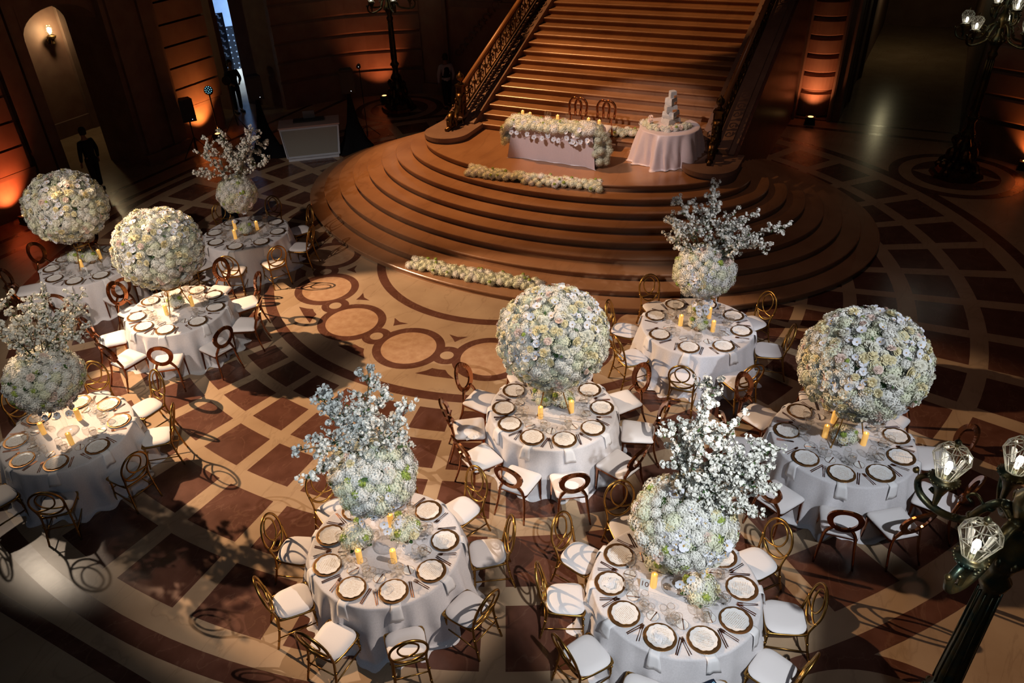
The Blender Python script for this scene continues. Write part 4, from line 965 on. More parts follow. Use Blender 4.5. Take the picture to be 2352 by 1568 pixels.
for s_, z, w in rings:
    for i, (x, y, g) in enumerate(per):
        cn = max(0, 1 - g / .07); nx, ny = (x / hx, y / hy); out = w * (.13 * cn + .012 * math.sin(i * .55) * (g > .07)); dd = Vector((nx * (abs(nx) > .9), ny * (abs(ny) > .9))); 
        if dd.length > 0: dd.normalize()
        vs.append((x * s_ + dd.x * out, y * s_ + dd.y * out, z))
fs.append(tuple(range(N)))
for q in range(len(rings) - 1):
    for i in range(N): fs.append((q * N + i, (q + 1) * N + i, (q + 1) * N + (i + 1) % N, q * N + (i + 1) % N))
mb.add(vs, fs); tag(obj('tablecloth', mb, ['satin'], None, (tc_.x, tc_.y, PT), ROT, False), 'pale rectangular cloth over the head table falling to the stage floor', 'tablecloth')
def HT(x, y, z): return tuple(mt_ @ Vector((x, y, z)))
garland('thick garland of pale hydrangea and orchids over the head table, spilling down both ends', [HT(-1.10, -.20, .25), HT(-1.06, -.26, .66), HT(-.85, -.30, .78), HT(-.3, -.33, .76), HT(.35, -.33, .76), HT(.85, -.28, .78), HT(1.10, -.18, .66), HT(1.14, -.12, .28), HT(1.16, -.10, .05)], .19, .15, 150, 6, 'flower_garland', greens=22, limit=99, size=1.25)
g = [o for o in col.objects if o.get('label', '').startswith('thick garland')][0]; random.seed(31)
for k in range(46):
    x = random.uniform(-1.0, 1.05); dz = random.choice((0, 0, -.1, -.18)); part('orchid', ME['orchid'], g, mt_ @ Matrix.Translation((x, -.50 + random.uniform(-.05, .05), .86 + random.uniform(-.12, .06) + dz)) @ orient(Vector((random.uniform(-.4, .4), -1, .5)).normalized(), random.random() * 6) @ Matrix.Scale(1.25, 4))
for k in range(34):
    part('hydrangea', ME[random.choice(('hyd_g', 'hyd_w'))], g, mt_ @ Matrix.Translation((random.uniform(-1.0, 1.05), -.12 + random.uniform(-.14, .2), .80 + random.uniform(0, .06))))
for k in range(60):
    side = k % 3; x = random.uniform(1.03, 1.20) if side else random.uniform(-1.18, -1.03)
    part('hydrangea', ME[random.choice(('hyd_g', 'hyd_w'))], g, mt_ @ Matrix.Translation((x, random.uniform(-.42, .05), random.uniform(.08, .78) if side else random.uniform(.35, .78))) @ orient(Vector((x * .5, -.8, .4)).normalized(), k) @ Matrix.Scale(1.15, 4))
for i, (x, y) in enumerate(((-.93, .02), (-.70, -.06), (-.02, -.02), (.72, .02), (1.0, -.04))):
    put('pillar_candle', ME['candle'], ('first', 'second', 'third', 'fourth', 'fifth')[i] + ' amber candle from the left among the head table flowers', 'candle', HT(x, y, .80), 0, 'amber pillar candles', (('flame', FLAME),))
for i, x in enumerate((-.42, -.34, .12)):
    put('wine_glass', ME['wine'], ('left', 'middle', 'right')[i] + ' of three clear glasses behind the head table flowers', 'glass', HT(x, .22, .746), 0, None)
def cc_chair(loc, rz, lab):
    t = thing('double_ring_chair', lab, 'chair', loc, rz, 'interlocking ring chairs')
    obj('seat', rounded_seat(.50, .43, .47, .43, .475, .022, rc=.06), ['seat'], t, smooth=True)
    for s in (-1, 1):
        mb = MB(); mb.tube([(s * .215, .20, .43), (s * .22, .21, 0)], [.022, .013], 4); obj('leg', mb, ['copper'], t)
        mb = MB(); mb.tube([(s * .20, -.31, 0), (s * .18, -.23, .44), (s * .15, -.25, .62)], [.015, .02, .02], 6); obj('leg', mb, ['copper'], t)
        mb = MB(); a0, a1 = R(-60), R(240); n = 26; pts = []
        for k in range(n + 1):
            a = R(200) + (R(-20) - R(200)) * k / n if s > 0 else R(200) + (R(-20) - R(200)) * k / n
            pts.append((s * .075 + .155 * math.cos(a), -.26 - .05, .82 + .20 * math.sin(a)))
        pts = [(pts[0][0] + .012, pts[0][1] + .03, .60)] + pts + [(pts[-1][0] - .012, pts[-1][1] + .03, .60)]
        mb.tube(pts, .034, 6, flat=.4, flatdir=(0, 1, 0)); obj('back_ring', mb, ['copper'], t, smooth=True)
    return t
cc_chair(HT(-.06, 1.0, 0)[:2] + (PT,), ROT + math.pi, 'left copper chair with interlocking ring back behind the head table')
cc_chair(HT(.66, 1.0, 0)[:2] + (PT,), ROT + math.pi, 'right copper chair with interlocking ring back behind the head table')

# cake table and cake
ck = (4.60, 17.02)
table_frame(.66, .745, 'small round cake table hidden beneath its shimmering cloth', (ck[0], ck[1], PT))
tag(obj('tablecloth', cloth_mb(.665, .753, 44, 12, .14, .16, .02), ['satin'], None, (ck[0], ck[1], PT), 0, True), 'shimmering pink white cloth in deep folds over the round cake table', 'tablecloth')
cake = thing('wedding_cake', 'tall grey white cake of five tilted angular tiers', 'cake', (ck[0] + .03, ck[1] + .14, PT + .754), .3)
random.seed(2)
z = 0
for i, (s, h, rz) in enumerate(((.17, .15, .1), (.155, .14, .5), (.125, .14, -.2), (.105, .15, .35), (.072, .14, -.1))):
    mb = MB(); mt = Matrix.Translation((random.uniform(-.015, .015), 0, z + .004 * i)) @ Matrix.Rotation(rz, 4, 'Z') @ Matrix.Rotation(.03 * (-1) ** i, 4, 'X')
    poly = [(s, -s * .8), (s * .9, s), (-s * .8, s * .9), (-s, -s)]
    mb.prism(poly, 0, h * .45, 0, mt, 1.06); p2 = [(x * 1.05, y * 1.05) for x, y in poly]; mb.prism(p2, h * .45, h, 0, mt, .93)
    mb.prism([(s * .1, -s * 1.06), (s * .85, -s * .93), (s * .8, -s * .7), (s * .1, -s * .7)], h * .05, h * .40, 1, mt)
    obj('tier', mb, ['cake', 'cake_crack'], cake); z += h
g = garland('loose ring of blush roses and pale hydrangea around the cake', [(ck[0] - .50, ck[1] + .30, 2.10), (ck[0] - .46, ck[1] - .05, 2.10), (ck[0] - .22, ck[1] - .28, 2.10), (ck[0] + .10, ck[1] - .30, 2.10), (ck[0] + .40, ck[1] - .12, 2.10)], .06, .04, 18, 8, greens=2)
random.seed(14)
for k in range(14):
    f = k / 13; a = R(150 + 165 * f); part('rose', ME[random.choice(('rose_b', 'rose_w'))], g, Matrix.Translation((ck[0] + .46 * math.cos(a), ck[1] + .38 * math.sin(a), 2.17 + (.10 if k < 4 else 0) * random.random() * 1.5)) @ orient(Vector((math.cos(a) * .5, -.6, .8)).normalized(), k) @ Matrix.Scale(1.05, 4))

# ================================================================== LAMP STANDARDS
def globe_mesh():
    """faceted crystal shade with moulded ribs"""
    n = 8; mb = MB(); rib = MB()
    def rg(r, z, off): return [Vector((r * math.cos(2 * math.pi * (k + off) / n), r * math.sin(2 * math.pi * (k + off) / n), z)) for k in range(n)]
    A = rg(.070, -.135, 0); B = rg(.134, .03, 0); Cc = rg(.128, .075, .5); D_ = rg(.085, .135, 0); E_ = Vector((0, 0, .155))
    V_ = A + B + Cc + D_ + [E_]; F_ = []
    for k in range(n):
        j = (k + 1) % n; F_ += [(k, j, n + j, n + k), (n + k, n + j, 2 * n + k), (2 * n + k, n + j, 2 * n + j), (2 * n + k, 2 * n + j, 3 * n + j), (2 * n + k, 3 * n + j, 3 * n + k), (3 * n + k, 3 * n + j, 4 * n)]
    mb.add(V_, F_, 0)
    def seg(p, q, r=.0034): rib.tube([p, q], r, 5)
    for k in range(n):
        j = (k + 1) % n
        seg(A[k], A[j], .006); seg(B[k], B[j]); seg(A[k], B[k]); seg(A[k].lerp(A[j], .3), B[k].lerp(B[j], .22), .003); seg(A[k].lerp(A[j], .7), B[k].lerp(B[j], .78), .003)
        seg(B[k], Cc[k]); seg(B[j], Cc[k]); seg(Cc[k], D_[k], .0035); seg(Cc[k], D_[j], .0035); seg(D_[k], D_[j]); seg(D_[k], E_, .0035)
    f = MB(); f.lathe([(.001, .155), (.016, .157), (.010, .17), (.024, .185), (.026, .20), (.014, .215), (.001, .222)], 12)
    bulb = MB(); bulb.lathe([(.001, -.12), (.016, -.115), (.022, -.08), (.027, -.04), (.018, -.005), (.001, .005)], 14)
    return mb.mesh('shade', ['crystal']), rib.mesh('rib', ['crystal_rib'], True), f.mesh('finial', ['bronze'], True), bulb.mesh('bulb', ['bulb'], True)
G_SH, G_RB, G_FN, G_BU = globe_mesh()
def scroll_arm(t, ang_, r_, zb, zt):
    """S-scroll arm from the shaft out to a cup at radius r_"""
    ca, sa = math.cos(ang_), math.sin(ang_); mb = MB(); P = lambda r, z, s=0: (r * ca - s * sa, r * sa + s * ca, z)
    pts = interp([P(.06, zb + .12), P(.16, zb + .19), P(.26, zb + .05), P(.34, zb - .13), P(r_ - .05, zb - .20), P(r_ + .12, zb - .15), P(r_ + .17, zb - .02), P(r_ + .09, zb + .07), P(r_ + .0, zb + .02), P(r_ + .02, zb - .05), P(r_ + .07, zb - .04)], 5)
    n_ = len(pts); mb.tube(pts, [.034 - .018 * k / n_ for k in range(n_)], 8, flat=1.3, flatdir=(-sa, ca, 0))
    for k, (r, z) in enumerate(((.13, .2), (.22, .10), (.31, -.06), (.40, -.16))): mb.ball(Vector(P(r, zb + z)), .045 - .004 * k, 8, sz=.8)
    mb.ball(Vector(P(r_ + .21, zb + .04)), .026, 8)
    mb.tube(interp([P(.25, zb + .08), P(.33, zb + .14), P(.38, zb + .08), P(.34, zb + .05)], 4), .012, 6)
    obj('arm', mb, ['bronze'], t, smooth=True)
    mb = MB(); mt = Matrix.Translation(P(r_, 0)); mb.lathe([(.02, zb - .16), (.03, zb - .06), (.055, zb + .02), (.10, zt - .195), (.108, zt - .175), (.10, zt - .155), (.082, zt - .145), (.082, zt - .138), (.001, zt - .138)], 20, mtx=mt)
    for k in range(20): a = 2 * math.pi * k / 20; mb.ball(Vector(P(r_, zt - .172)) + Vector((.107 * math.cos(a), .107 * math.sin(a), 0)), .011, 6)
    obj('cup', mb, ['bronze'], t, smooth=True)
    g = thing('globe', None, None, P(r_, zt)); del_ = None; g.parent = t; KIDS.setdefault(t.name, []).append(g)
    for nm, me in (('shade', G_SH), ('rib', G_RB), ('finial', G_FN), ('bulb', G_BU)):
        o = obj(nm, me, None, g)
def lamp_standard(loc, rz, label, k=1.0, lights=True):
    t = thing('lamp_standard', label, 'lamp', loc, rz, 'bronze lamp standards')
    mb = MB(); mb.prism([(.62 * math.cos(a), .62 * math.sin(a)) for a in [R(22.5 + 45 * q) for q in range(8)]], 0, .10, 0, None, .96); mb.prism([(.50 * math.cos(a), .50 * math.sin(a)) for a in [R(22.5 + 45 * q) for q in range(8)]], .10, .24, 0, None, .85)
    for q in range(4):
        a = R(45 + 90 * q); ca, sa = math.cos(a), math.sin(a)
        mb.tube(interp([(.50 * ca, .50 * sa, .20), (.44 * ca, .44 * sa, .36), (.28 * ca, .28 * sa, .42), (.20 * ca, .20 * sa, .70), (.30 * ca, .30 * sa, .86), (.24 * ca, .24 * sa, .95)], 4), .055, 8); mb.ball(Vector((.50 * ca, .50 * sa, .18)), .09, 8)
        b = R(90 * q); mb.ball(Vector((.24 * math.cos(b), .24 * math.sin(b), .55)), .13, 10, sz=1.5); mb.ball(Vector((.34 * math.cos(b), .34 * math.sin(b), .28)), .11, 8)
    obj('base', mb, ['dark_bronze'], t, smooth=False)
    mb = MB(); prof = [(.20, .22), (.17, .40), (.20, .62), (.15, .80), (.10, .95), (.15, 1.02), (.17, 1.10), (.11, 1.20), (.085, 1.35), (.12, 1.45), (.13, 1.52), (.09, 1.60), (.10, 1.75), (.085, 2.3), (.075, 2.85), (.10, 2.90), (.11, 2.96), (.07, 3.02), (.10, 3.12), (.15, 3.22), (.16, 3.30), (.09, 3.38), (.07, 3.6), (.10, 3.68), (.11, 3.78), (.06, 3.86), (.05, 4.10), (.08, 4.14), (.09, 4.2), (.04, 4.28)]
    mb.lathe(prof, 20)
    for q in range(10):
        a = 2 * math.pi * q / 10; mb.tube([(.098 * math.cos(a), .098 * math.sin(a), 1.65), (.078 * math.cos(a), .078 * math.sin(a), 2.83)], .010, 5)
        for z, r_ in ((1.06, .165), (3.25, .16), (1.49, .13)): mb.ball(Vector((r_ * math.cos(a), r_ * math.sin(a), z)), .026, 6, sz=1.6)
    obj('shaft', mb, ['bronze'], t, smooth=True)
    for q in (63, 120, 207, 268, 330): scroll_arm(t, R(q), .57 * k, 3.42, 3.70)
    for q in (-50, 10, 55 if k == 1 else 190): scroll_arm(t, R(q), .33 * k, 3.86, 4.12)
    g = thing('globe', None, None, (0, 0, 4.44)); g.parent = t
    for nm, me in (('shade', G_SH), ('rib', G_RB), ('finial', G_FN), ('bulb', G_BU)): obj(nm, me, None, g)
    return t
def lamp_light(p, e_, r_=.25): light('lamp_glow', 'POINT', p, e_, (1, .86, .62), None, r_)
lamp_standard((3.78, 3.72, 0), 0, 'near bronze green lamp standard with crystal globes at the right edge')
lamp_standard(tuple(W(-8.46, 8.46)), R(20), 'far bronze lamp standard on a floor roundel left of the staircase', 1.25)
lamp_standard(tuple(W(8.46, 8.46)), R(75), 'far lamp standard almost lost in the dark at top right', 1.25)
p = W(8.46, -8.46)
[lamp_light((3.78 + .57 * math.cos(R(q)), 3.72 + .57 * math.sin(R(q)), 3.67), 2.2, .03) for q in (63, 120, 207)]
p = W(-8.46, 8.46); lamp_light((p.x - .45, p.y - .3, 3.62), 2); p = W(8.46, 8.46); lamp_light((p.x - .45, p.y - .3, 3.62), 2)

# ================================================================== UPLIGHTS along the walls
def uplight(u, v, du, dv, label, e_=90, colr=(1, .34, .08), tilt=.12, ang_=44):
    p = W(u, v); t = thing('uplight', label, 'light', tuple(p), ROT + math.atan2(dv, du), 'floor uplights')
    mb = MB(); mb.box(-.11, .11, -.14, .14, .0, .22); mb.box(-.13, .13, -.16, .16, .0, .03); obj('housing', mb, ['black'], t)
    mb = MB(); mb.lathe([(.001, .221), (.075, .221), (.08, .226), (.001, .228)], 16); obj('lens', mb, ['uplight_lens'], t)
    tt = W(u + du * .55, v + dv * .55, 1.0)
    light('uplight_beam', 'SPOT', (p.x, p.y, .26), e_, colr, tt, .04, 88, .9)
uplight(-12.2, 3.6, -1, 0, 'black floor uplight washing the rusticated bay orange left of the blue hall', 260)
uplight(-12.25, -3.2, -1, 0, 'black floor uplight washing the far left wall orange', 230, (1, .20, .06))
uplight(-9.42, 8.98, -.7, .72, 'black floor uplight behind the left lamp standard', 75, (1, .28, .09), ang_=34)
uplight(4.5, 11.35, -.1, 1, 'black floor uplight at the rounded column right of the stairs', 120, (1, .36, .14), ang_=40)
uplight(9.95, 9.45, .1, 1, 'black floor uplight with orange glow at the right edge', 60, (1, .28, .06), ang_=40)
# corridor lamps, sconce, cold hall light
def sconce(p, n_, label):
    t = thing('wall_sconce', label, 'lamp', p, math.atan2(n_[1], n_[0]))
    mb = MB(); mb.lathe([(.02, -.35), (.08, -.30), (.05, -.2), (.13, -.14), (.15, -.08), (.09, -.04)], 12, mtx=Matrix.Translation((.2, 0, 0))); mb.tube([(.0, 0, -.25), (.12, 0, -.30), (.2, 0, -.2)], .035, 8); mb.ball(Vector((.02, 0, -.25)), .10, 8)
    obj('bracket', mb, ['dark_bronze'], t)
    mb = MB(); mb.lathe([(.07, -.04), (.12, .10), (.13, .16), (.08, .24), (.001, .27)], 10, mtx=Matrix.Translation((.2, 0, 0))); obj('shade', mb, ['crystal'], t)
    mb = MB(); mb.lathe([(.001, .0), (.05, .03), (.07, .10), (.04, .17), (.001, .19)], 12, mtx=Matrix.Translation((.2, 0, 0))); obj('bulb', mb, ['sconce_bulb'], t)
M['sconce_bulb'] = emit('sconce_bulb', (1, .85, .45), 30)

# ================================================================== DJ corner
dj = thing('dj_booth', 'white trapezoid DJ booth with a grey cloth front panel', 'booth', (-4.53, 22.17, 0), R(8))
mb = MB(); fpoly = [(-.78, .10), (.78, .10), (.86, .98), (-.86, .98)]
vs = [(x, (0 if z < .5 else .0), z) for x, z in fpoly] + [(x * .97, .75, z) for x, z in fpoly]
mb.add(vs, [(0, 1, 2, 3), (7, 6, 5, 4), (0, 4, 5, 1), (1, 5, 6, 2), (2, 6, 7, 3), (3, 7, 4, 0)]); mb.box(-.74, .74, .02, .7, 0, .10)
obj('body', mb, ['white_panel'], dj)
mb = MB(); mb.add([(-.72, -.012, .16), (.72, -.012, .16), (.80, -.012, .92), (-.80, -.012, .92)], [(0, 1, 2, 3)]); mb.add([(-.72, -.002, .16), (.72, -.002, .16), (.80, -.002, .92), (-.80, -.002, .92)], [(3, 2, 1, 0)]); obj('front_panel', mb, ['grey_panel'], dj)
mb = MB()
for a, b in (((-.76, .12), (.76, .12)), ((.76, .12), (.84, .96)), ((.84, .96), (-.84, .96)), ((-.84, .96), (-.76, .12))): mb.tube([(a[0], -.02, a[1]), (b[0], -.02, b[1])], .022, 4)
obj('frame', mb, ['white_panel'], dj)
mb = MB(); mb.box(-.88, .88, -.03, .78, .98, 1.02); obj('top', mb, ['pale_top'], dj)
djm = Matrix.Translation((-4.53, 22.17, 0)) @ Matrix.Rotation(R(8), 4, 'Z')
lp = thing('laptop', 'open laptop with a glowing logo on the DJ booth', 'laptop', tuple(djm @ Vector((.02, .62, 1.06))), R(8))
mb = MB(); mb.box(-.17, .17, -.005, .23, 0, .014); obj('base', mb, ['laptop'], lp)
mb = MB(); mb.box(-.17, .17, -.012, .0, .012, .23, 0, Matrix.Rotation(R(12), 4, 'X')); obj('lid', mb, ['laptop'], lp)
mb = MB(); mb.ball(Vector((0, -.014, .12)), .022, 8); obj('logo', mb, ['apple_glow'], lp)
mx_ = thing('mixer', 'black DJ mixer deck beside the laptop on the booth', 'mixer', tuple(djm @ Vector((0, .52, 1.021))), R(8))
mb = MB(); mb.box(-.45, .45, -.16, .16, 0, .04); obj('deck', mb, ['black'], mx_)
for s in (-.3, .3): mb = MB(); mb.lathe([(.001, .04), (.11, .04), (.11, .052), (.001, .052)], 20, mtx=Matrix.Translation((s, 0, 0))); obj('platter', mb, ['grille'], mx_)
def speaker(loc, zt, rz, label, cone=True, glab=''):
    s = thing('speaker_stand', glab, 'stand', loc, rz)
    mb = MB(); mb.tube([(0, 0, .1), (0, 0, zt)], .02, 8); obj('pole', mb, ['black'], s)
    for k in range(3):
        a = R(90 + 120 * k); mb = MB(); mb.tube([(0, 0, .55), (.5 * math.cos(a), .5 * math.sin(a), .01)], .013, 6); obj('leg', mb, ['black'], s)
    if cone:
        mb = MB(); n = 24; prof = [(.05, zt - .02), (.09, zt * .8), (.17, zt * .5), (.33, zt * .2), (.52, .02)]; vs = []; fs = []
        for r_, z in prof:
            for k in range(n):
                a = 2 * math.pi * k / n; f = 1 + .38 * (math.cos(1.5 * (a - R(90)) * 2) if r_ > .1 else 0) * (r_ / .52); vs.append((r_ * f * math.cos(a), r_ * f * math.sin(a), z))
        for q in range(len(prof) - 1):
            for k in range(n): fs.append((q * n + k, q * n + (k + 1) % n, (q + 1) * n + (k + 1) % n, (q + 1) * n + k))
        mb.add(vs, fs); obj('stretch_cover', mb, ['black_fabric'], s, smooth=True)
    t = thing('loudspeaker', label, 'speaker', (loc[0], loc[1], zt), rz)
    mb = MB(); mb.prism([(-.20, -.16), (.20, -.16), (.14, .16), (-.14, .16)], 0, .66, 0); obj('cabinet', mb, ['black'], t)
    mb = MB(); mb.box(-.18, .18, -.172, -.16, .04, .62); obj('grille', mb, ['grille'], t)
    mb = MB(); mb.ball(Vector((.08, -.175, .07)), .010, 6); obj('indicator', mb, ['apple_glow'], t)
speaker((-6.0, 22.75, 0), 1.72, R(20), 'black loudspeaker on a covered stand left of the DJ booth', True, 'black stretch covered speaker stand left of the DJ booth')
speaker((-3.34, 22.83, 0), 1.72, R(8), 'black loudspeaker on a covered stand right of the DJ booth', True, 'black stretch covered speaker stand right of the DJ booth')
speaker(tuple(W(-11.85, 2.35)), 1.05, R(25), 'small black loudspeaker on a tripod before the orange lit bay', False, 'black tripod under the small loudspeaker by the orange lit bay')
ms = thing('light_stand', 'thin black tripod with a small spotlight beside the right loudspeaker', 'stand', tuple(W(-7.68, 5.52)), 0)
mb = MB(); mb.tube([(0, 0, .05), (0, 0, 2.25)], .014, 6); obj('pole', mb, ['black'], ms)
for k in range(3): a = R(30 + 120 * k); mb = MB(); mb.tube([(0, 0, .4), (.42 * math.cos(a), .42 * math.sin(a), .01)], .010, 6); obj('leg', mb, ['black'], ms)
mb = MB(); mb.lathe([(.001, 0), (.05, 0), (.07, .12), (.001, .12)], 12, mtx=Matrix.Translation((0, 0, 2.22)) @ Matrix.Rotation(R(100), 4, 'X')); obj('lamp_head', mb, ['black'], ms)
mb = MB(); mb.ball(Vector((-.0, -.10, 2.20)), .022, 8); obj('lens', mb, ['apple_glow'], ms)
def par(loc, rz, label, lit):
    t = thing('stage_light', label, 'light', loc, rz); mb = MB(); mt = Matrix.Rotation(R(70), 4, 'X')
    mb.lathe([(.001, .16), (.12, .16), (.14, .0), (.001, .0)], 20, mtx=mt); obj('can', mb, ['black'], t)
    mb = MB(); mb.tube([(0, .1, -1.1), (0, .1, -.0)], .02, 6); obj('pole', mb, ['black'], t)
    for k in range(3): a = R(90 + 120 * k); mb = MB(); mb.tube([(0, .1, -1.1), (.4 * math.cos(a), .1 + .4 * math.sin(a), -1.59)], .012, 6); obj('leg', mb, ['black'], t)
    if lit:
        mb = MB()
        for k in range(10): a = 2 * math.pi * k / 10; mb.ball(mt @ Vector((.095 * math.cos(a), .095 * math.sin(a), .166)), .012, 6)
        for k in range(4): a = 2 * math.pi * k / 4; mb.ball(mt @ Vector((.042 * math.cos(a), .042 * math.sin(a), .166)), .012, 6)
        obj('diode', mb, ['led'], t)
par((-7.85, 24.35, 1.62), R(18), 'round stage light with a ring of blue white diodes beside the hall doorway', True)
par((-7.55, 25.4, 1.62), R(10), 'dark round stage light in the blue hall doorway', False)
for key, p, lab in (('C', (-5.75, 17.2), 'black draped cone stand behind the back left blossom table'), ('H', (3.95, 12.15), 'black draped cone stand behind the blossom table before the steps')):
    mb = MB(); mb.lathe([(.001, 1.28), (.10, 1.28), (.13, .9), (.20, .4), (.29, .01), (.001, .01)], 24); tag(obj('draped_stand', mb, ['black_fabric'], None, (p[0], p[1], 0), 0, True), lab, 'stand')
# ================================================================== folder on a chair seat at the front
fo = thing('folder', 'dark navy folder with pale letters on a front chair seat', 'folder', (2.07, 4.43, .508), R(18))
mb = MB(); mb.box(-.28, .16, -.22, .10, 0, .012)
M['folder_navy'] = mat('folder_navy', (.008, .014, .03), .35); M['folder_text'] = mat('folder_text', (.35, .65, .85), .5)
obj('cover', mb, ['folder_navy'], fo)
me = text_mesh('EU', .07); me.materials.clear(); me.materials.append(M['folder_text']); o = obj('lettering', me, None, fo, (.125, .03, .0135), R(-72))

# ================================================================== PEOPLE
def skin_obj(name, nodes, edges, mats, parent, root=0, sub=1):
    """one continuous skinned surface; nodes: (x, y, z, radius[, radius2])"""
    me = bpy.data.meshes.new(name); me.from_pydata([n[:3] for n in nodes], edges, [])
    o = bpy.data.objects.new(name, me); col.objects.link(o)
    if parent is not None: o.parent = parent; KIDS.setdefault(parent.name, []).append(o)
    for m_ in mats: me.materials.append(M[m_])
    md = o.modifiers.new('skin', 'SKIN'); md.use_smooth_shade = True
    if not me.skin_vertices: me.attributes
    sv = me.skin_vertices[0].data if me.skin_vertices else None
    for i, n in enumerate(nodes): sv[i].radius = (n[3], n[4] if len(n) > 4 else n[3]); sv[i].use_root = (i == root)
    s = o.modifiers.new('sub', 'SUBSURF'); s.levels = sub; s.render_levels = sub
    bpy.context.view_layer.update(); ev = o.evaluated_get(bpy.context.evaluated_depsgraph_get()); m2 = bpy.data.meshes.new_from_object(ev)
    o.modifiers.clear(); o.data = m2; return o
def new_skin_mesh_ok(): return True
def person(loc, rz, label, shirt, vest, arms, legs=((.09, .0), (-.09, .0)), head_turn=0, trousers='suit'):
    t = thing('person', label, 'person', loc, rz)
    # body facing +y; arms: ((elbow),(wrist)) for right (+x) and left (-x)
    def bodyparts(ex, upto='all'):
        N = []; E_ = []
        def a(x, y, z, r, r2=None): N.append((x, y, z, r + ex, (r2 or r) + ex)); return len(N) - 1
        pel = a(0, 0, .95, .155, .11); w = a(0, .01, 1.12, .135, .10); ch = a(0, .0, 1.32, .165, .115); nk = a(0, -.005, 1.47, .075, .075)
        E_ += [(pel, w), (w, ch), (ch, nk)]; return N, E_, a, pel, ch, nk
    N, E_, a, pel, ch, nk = bodyparts(0)
    h0 = a(0, .01, 1.54, .052); h1 = a(0, .02, 1.63, .075, .085); h2 = a(0, .01, 1.71, .078, .092); h3 = a(0, .0, 1.765, .045, .055); E_ += [(nk, h0), (h0, h1), (h1, h2), (h2, h3)]
    for s, (fy, _) in zip((1, -1), ((legs[0][1], 0), (legs[1][1], 0))):
        hp = a(s * .095, 0, .88, .088); kn = a(s * .105, fy * .45 + .02, .50, .058); an = a(s * .11, fy, .09, .040); to = a(s * .125, fy + .15, .035, .032); E_ += [(pel, hp), (hp, kn), (kn, an), (an, to)]
    for s, (el, wr) in zip((1, -1), arms):
        sh = a(s * .185, 0, 1.40, .058); e1 = a(el[0], el[1], el[2], .042); w1 = a(wr[0], wr[1], wr[2], .027); d = (Vector(wr) - Vector(el)).normalized(); pm = Vector(wr) + d * .07
        p1 = a(pm.x, pm.y, pm.z, .032, .018); E_ += [(ch, sh), (sh, e1), (e1, w1), (w1, p1)]
        sd = d.cross(Vector((0, 1, .2))).normalized()
        for q in range(4):
            b = pm + sd * (.0165 * (q - 1.5)) + d * .025; L_ = (.032, .038, .036, .028)[q]; k1 = b + d * L_; k2 = k1 + (d * .8 + Vector((0, .5, -.2))) * .028
            i1 = a(b.x, b.y, b.z, .0085); i2 = a(k1.x, k1.y, k1.z, .008); i3 = a(k2.x, k2.y, k2.z, .007); E_ += [(p1, i1), (i1, i2), (i2, i3)]
        tb = Vector(wr) + d * .03 - sd * .028; te = tb + d * .045 - sd * .012; i1 = a(tb.x, tb.y, tb.z, .010); i2 = a(te.x, te.y, te.z, .008); E_ += [(w1, i1), (i1, i2)]
    skin_obj('body', N, E_, ['skin'], t)
    mb = MB()
    for s in (-1, 1):
        mb.ball(Vector((s * .030, .092, 1.665)), .011, 8, 1); mb.ball(Vector((s * .078, .005, 1.645)), .02, 8, 0, 1.6)
    mb.tube([(0, .095, 1.665), (0, .112, 1.625)], [.010, .016], 6, m=0); mb.tube([(-.022, .092, 1.588), (.022, .092, 1.588)], .006, 6, m=2)
    obj('face', mb, ['skin', 'suit', 'rose_blush'], t, smooth=True)
    mb = MB(); mb.lathe([(.088, 1.60), (.098, 1.68), (.094, 1.74), (.06, 1.795), (.001, 1.81)], 18, mtx=Matrix.Translation((0, -.022, 0))); obj('hair', mb, ['hair'], t, smooth=True)
    # trousers
    N = []; E_ = []
    def a(x, y, z, r, r2=None): N.append((x, y, z, r, (r2 or r))); return len(N) - 1
    pel = a(0, 0, .96, .170, .125); up_ = a(0, 0, 1.04, .160, .115); E_ += [(pel, up_)]
    for s, fy in ((1, legs[0][1]), (-1, legs[1][1])):
        hp = a(s * .095, 0, .86, .105); kn = a(s * .105, fy * .45 + .02, .50, .080); an = a(s * .11, fy, .10, .066); E_ += [(pel, hp), (hp, kn), (kn, an)]
    skin_obj('trousers', N, E_, [trousers], t)
    mb = MB()
    for s, fy in ((1, legs[0][1]), (-1, legs[1][1])): mb.box(s * .12 - .045, s * .12 + .045, fy - .08, fy + .19, 0, .07)
    obj('shoe', mb, ['black'], t)
    N = []; E_ = []
    pm1 = a(0, 0, .86, .178, .135); p0 = a(0, 0, 1.00, .175, .132); w = a(0, .01, 1.14, .158, .122); E_ += [(pm1, p0)]; ch_ = a(0, 0, 1.33, .178, .128); nk_ = a(0, -.005, 1.455, .088, .085); E_ += [(p0, w), (w, ch_), (ch_, nk_)]
    for s, (el, wr) in zip((1, -1), arms):
        sh = a(s * .19, 0, 1.395, .075); e1 = a(el[0], el[1], el[2], .060); w1 = a(wr[0], wr[1], wr[2], .042); E_ += [(ch_, sh), (sh, e1), (e1, w1)]
    skin_obj('shirt' if vest else 'jacket', N, E_, [shirt], t)
    if vest:
        N = []; E_ = []; p0 = a(0, 0, .92, .186, .145); w = a(0, .01, 1.14, .172, .134); ch_ = a(0, 0, 1.33, .182, .140); s2 = a(0, 0, 1.41, .150, .118); E_ += [(p0, w), (w, ch_), (ch_, s2)]
        skin_obj('waistcoat', N, E_, ['suit'], t)
    return t
person((-.55, 26.55, 0), R(20), 'person in black waistcoat and white shirt walking away by the left balustrade', 'shirt', True, (((.27, .0, 1.12), (.26, .10, .88)), ((-.28, -.03, 1.12), (-.27, .02, .86))), ((.09, .16), (-.09, -.12)))
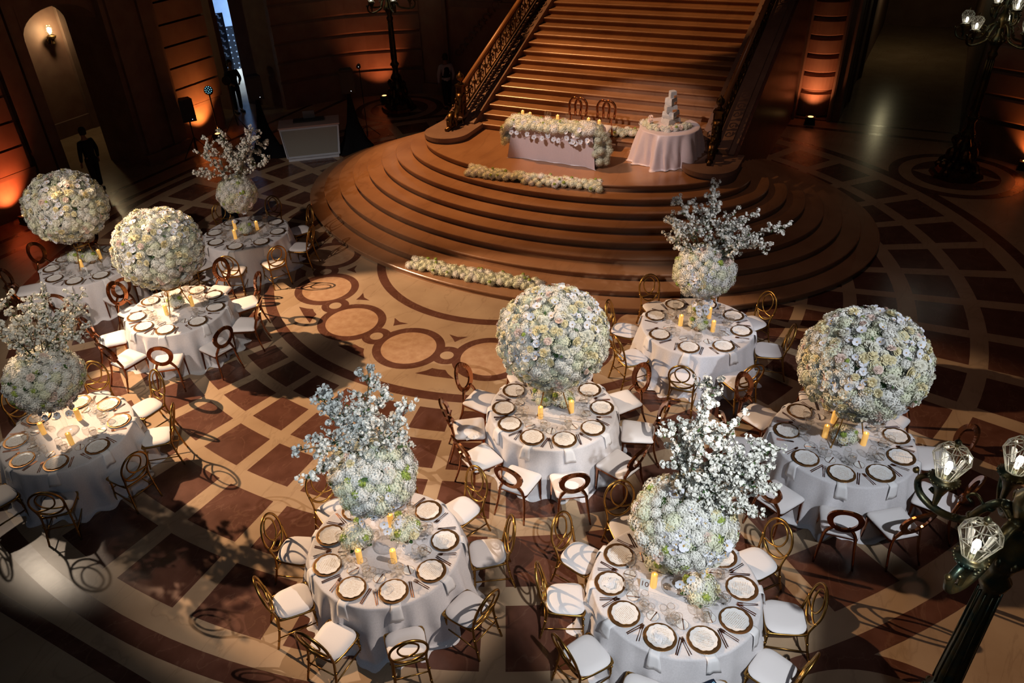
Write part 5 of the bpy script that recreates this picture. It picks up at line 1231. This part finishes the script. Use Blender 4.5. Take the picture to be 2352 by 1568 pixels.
person((-7.95, 27.5, 0), R(215), 'dark silhouette of a person standing in the blue lit hall doorway', 'suit', False, (((.27, .02, 1.14), (.16, .20, 1.05)), ((-.27, .02, 1.14), (-.15, .20, 1.06))), ((.09, .05), (-.09, -.05)))
person((-10.3, 20.7, 0), R(60), 'person in a dark suit in shadow beside the left arched doorway', 'suit', False, (((.26, .0, 1.14), (.27, .06, .88)), ((-.26, .0, 1.14), (-.27, .06, .88))), ((.09, .10), (-.09, -.08)))
sconce(tuple(W(-17.6, 2.5, 3.2)), tuple((W(1, 0) - W(0, 0)).normalized()[:2]), 'lit wall sconce seen through the left arched doorway')
light('sconce_glow', 'POINT', tuple(W(-17.15, 2.5, 3.3)), 30, (1, .78, .42), None, .08)
light('hall_light', 'AREA', tuple(W(-18, 10.2, 6.8)), 620, (.36, .60, 1), tuple(W(-18.8, 10.4, 0)), sx=3, sy=3).data.spread = R(75)
light('corridor_lamp', 'POINT', tuple(W(6.08, 20.6, 2.8)), 17, (1, .86, .48), None, .12)
mb = MB().box(-.05, .05, -.48, .48, 0, 2.6)
for j in range(9):
    for sg_ in (-1, 1):
        for (cy_, r0, t0, tn) in ((.20, .13, 0, 5.2), (.36, .08, 2, 4.2), (.09, .07, 1, 4)):
            z = .22 + .28 * j; pts = [(.053, sg_ * (cy_ + r0 * (1 - k / 15) * math.cos(t0 + tn * k / 12)), z + r0 * (1 - k / 15) * math.sin(t0 + tn * k / 12)) for k in range(12)]
            mb.tube(pts, [.028 * math.sin(math.pi * (k + .6) / 12.2) + .004 for k in range(12)], 4, m=1, flat=.25, flatdir=(1, 0, 0))
tag(obj('damask_panel', mb, ['star_black', 'star_blue'], None, tuple(W(-17.1, 8.9, 0)), ROT + R(-35)), 'tall black panel with pale blue damask scrolls in the hall', 'panel')
tag(obj('star_drape', MB().box(-.04, .04, -.6, .6, 0, 1.7), ['star_cloth'], None, tuple(W(-18.3, 11.0, 0)), ROT + R(-35)), 'dark drape dotted with pale stars in the blue hall', 'drape')
me = text_mesh('SOUTH\nLIGHT COURT', .42, .004); me.materials.clear(); me.materials.append(M['sign_glow'])
sg = bpy.data.objects.new('wall_lettering', me); col.objects.link(sg); sg.location = tuple(W(-19.18, 4.75, 3.15)); sg.rotation_euler = (R(90), 0, ROT + R(90)); tag(sg, 'faint green carved lettering SOUTH LIGHT COURT beyond the left doorway', 'sign')
for pr in (loop_chair, ring_chair, posy, stand, ballp, vase):
    assert pr.location.z > -10, pr.name
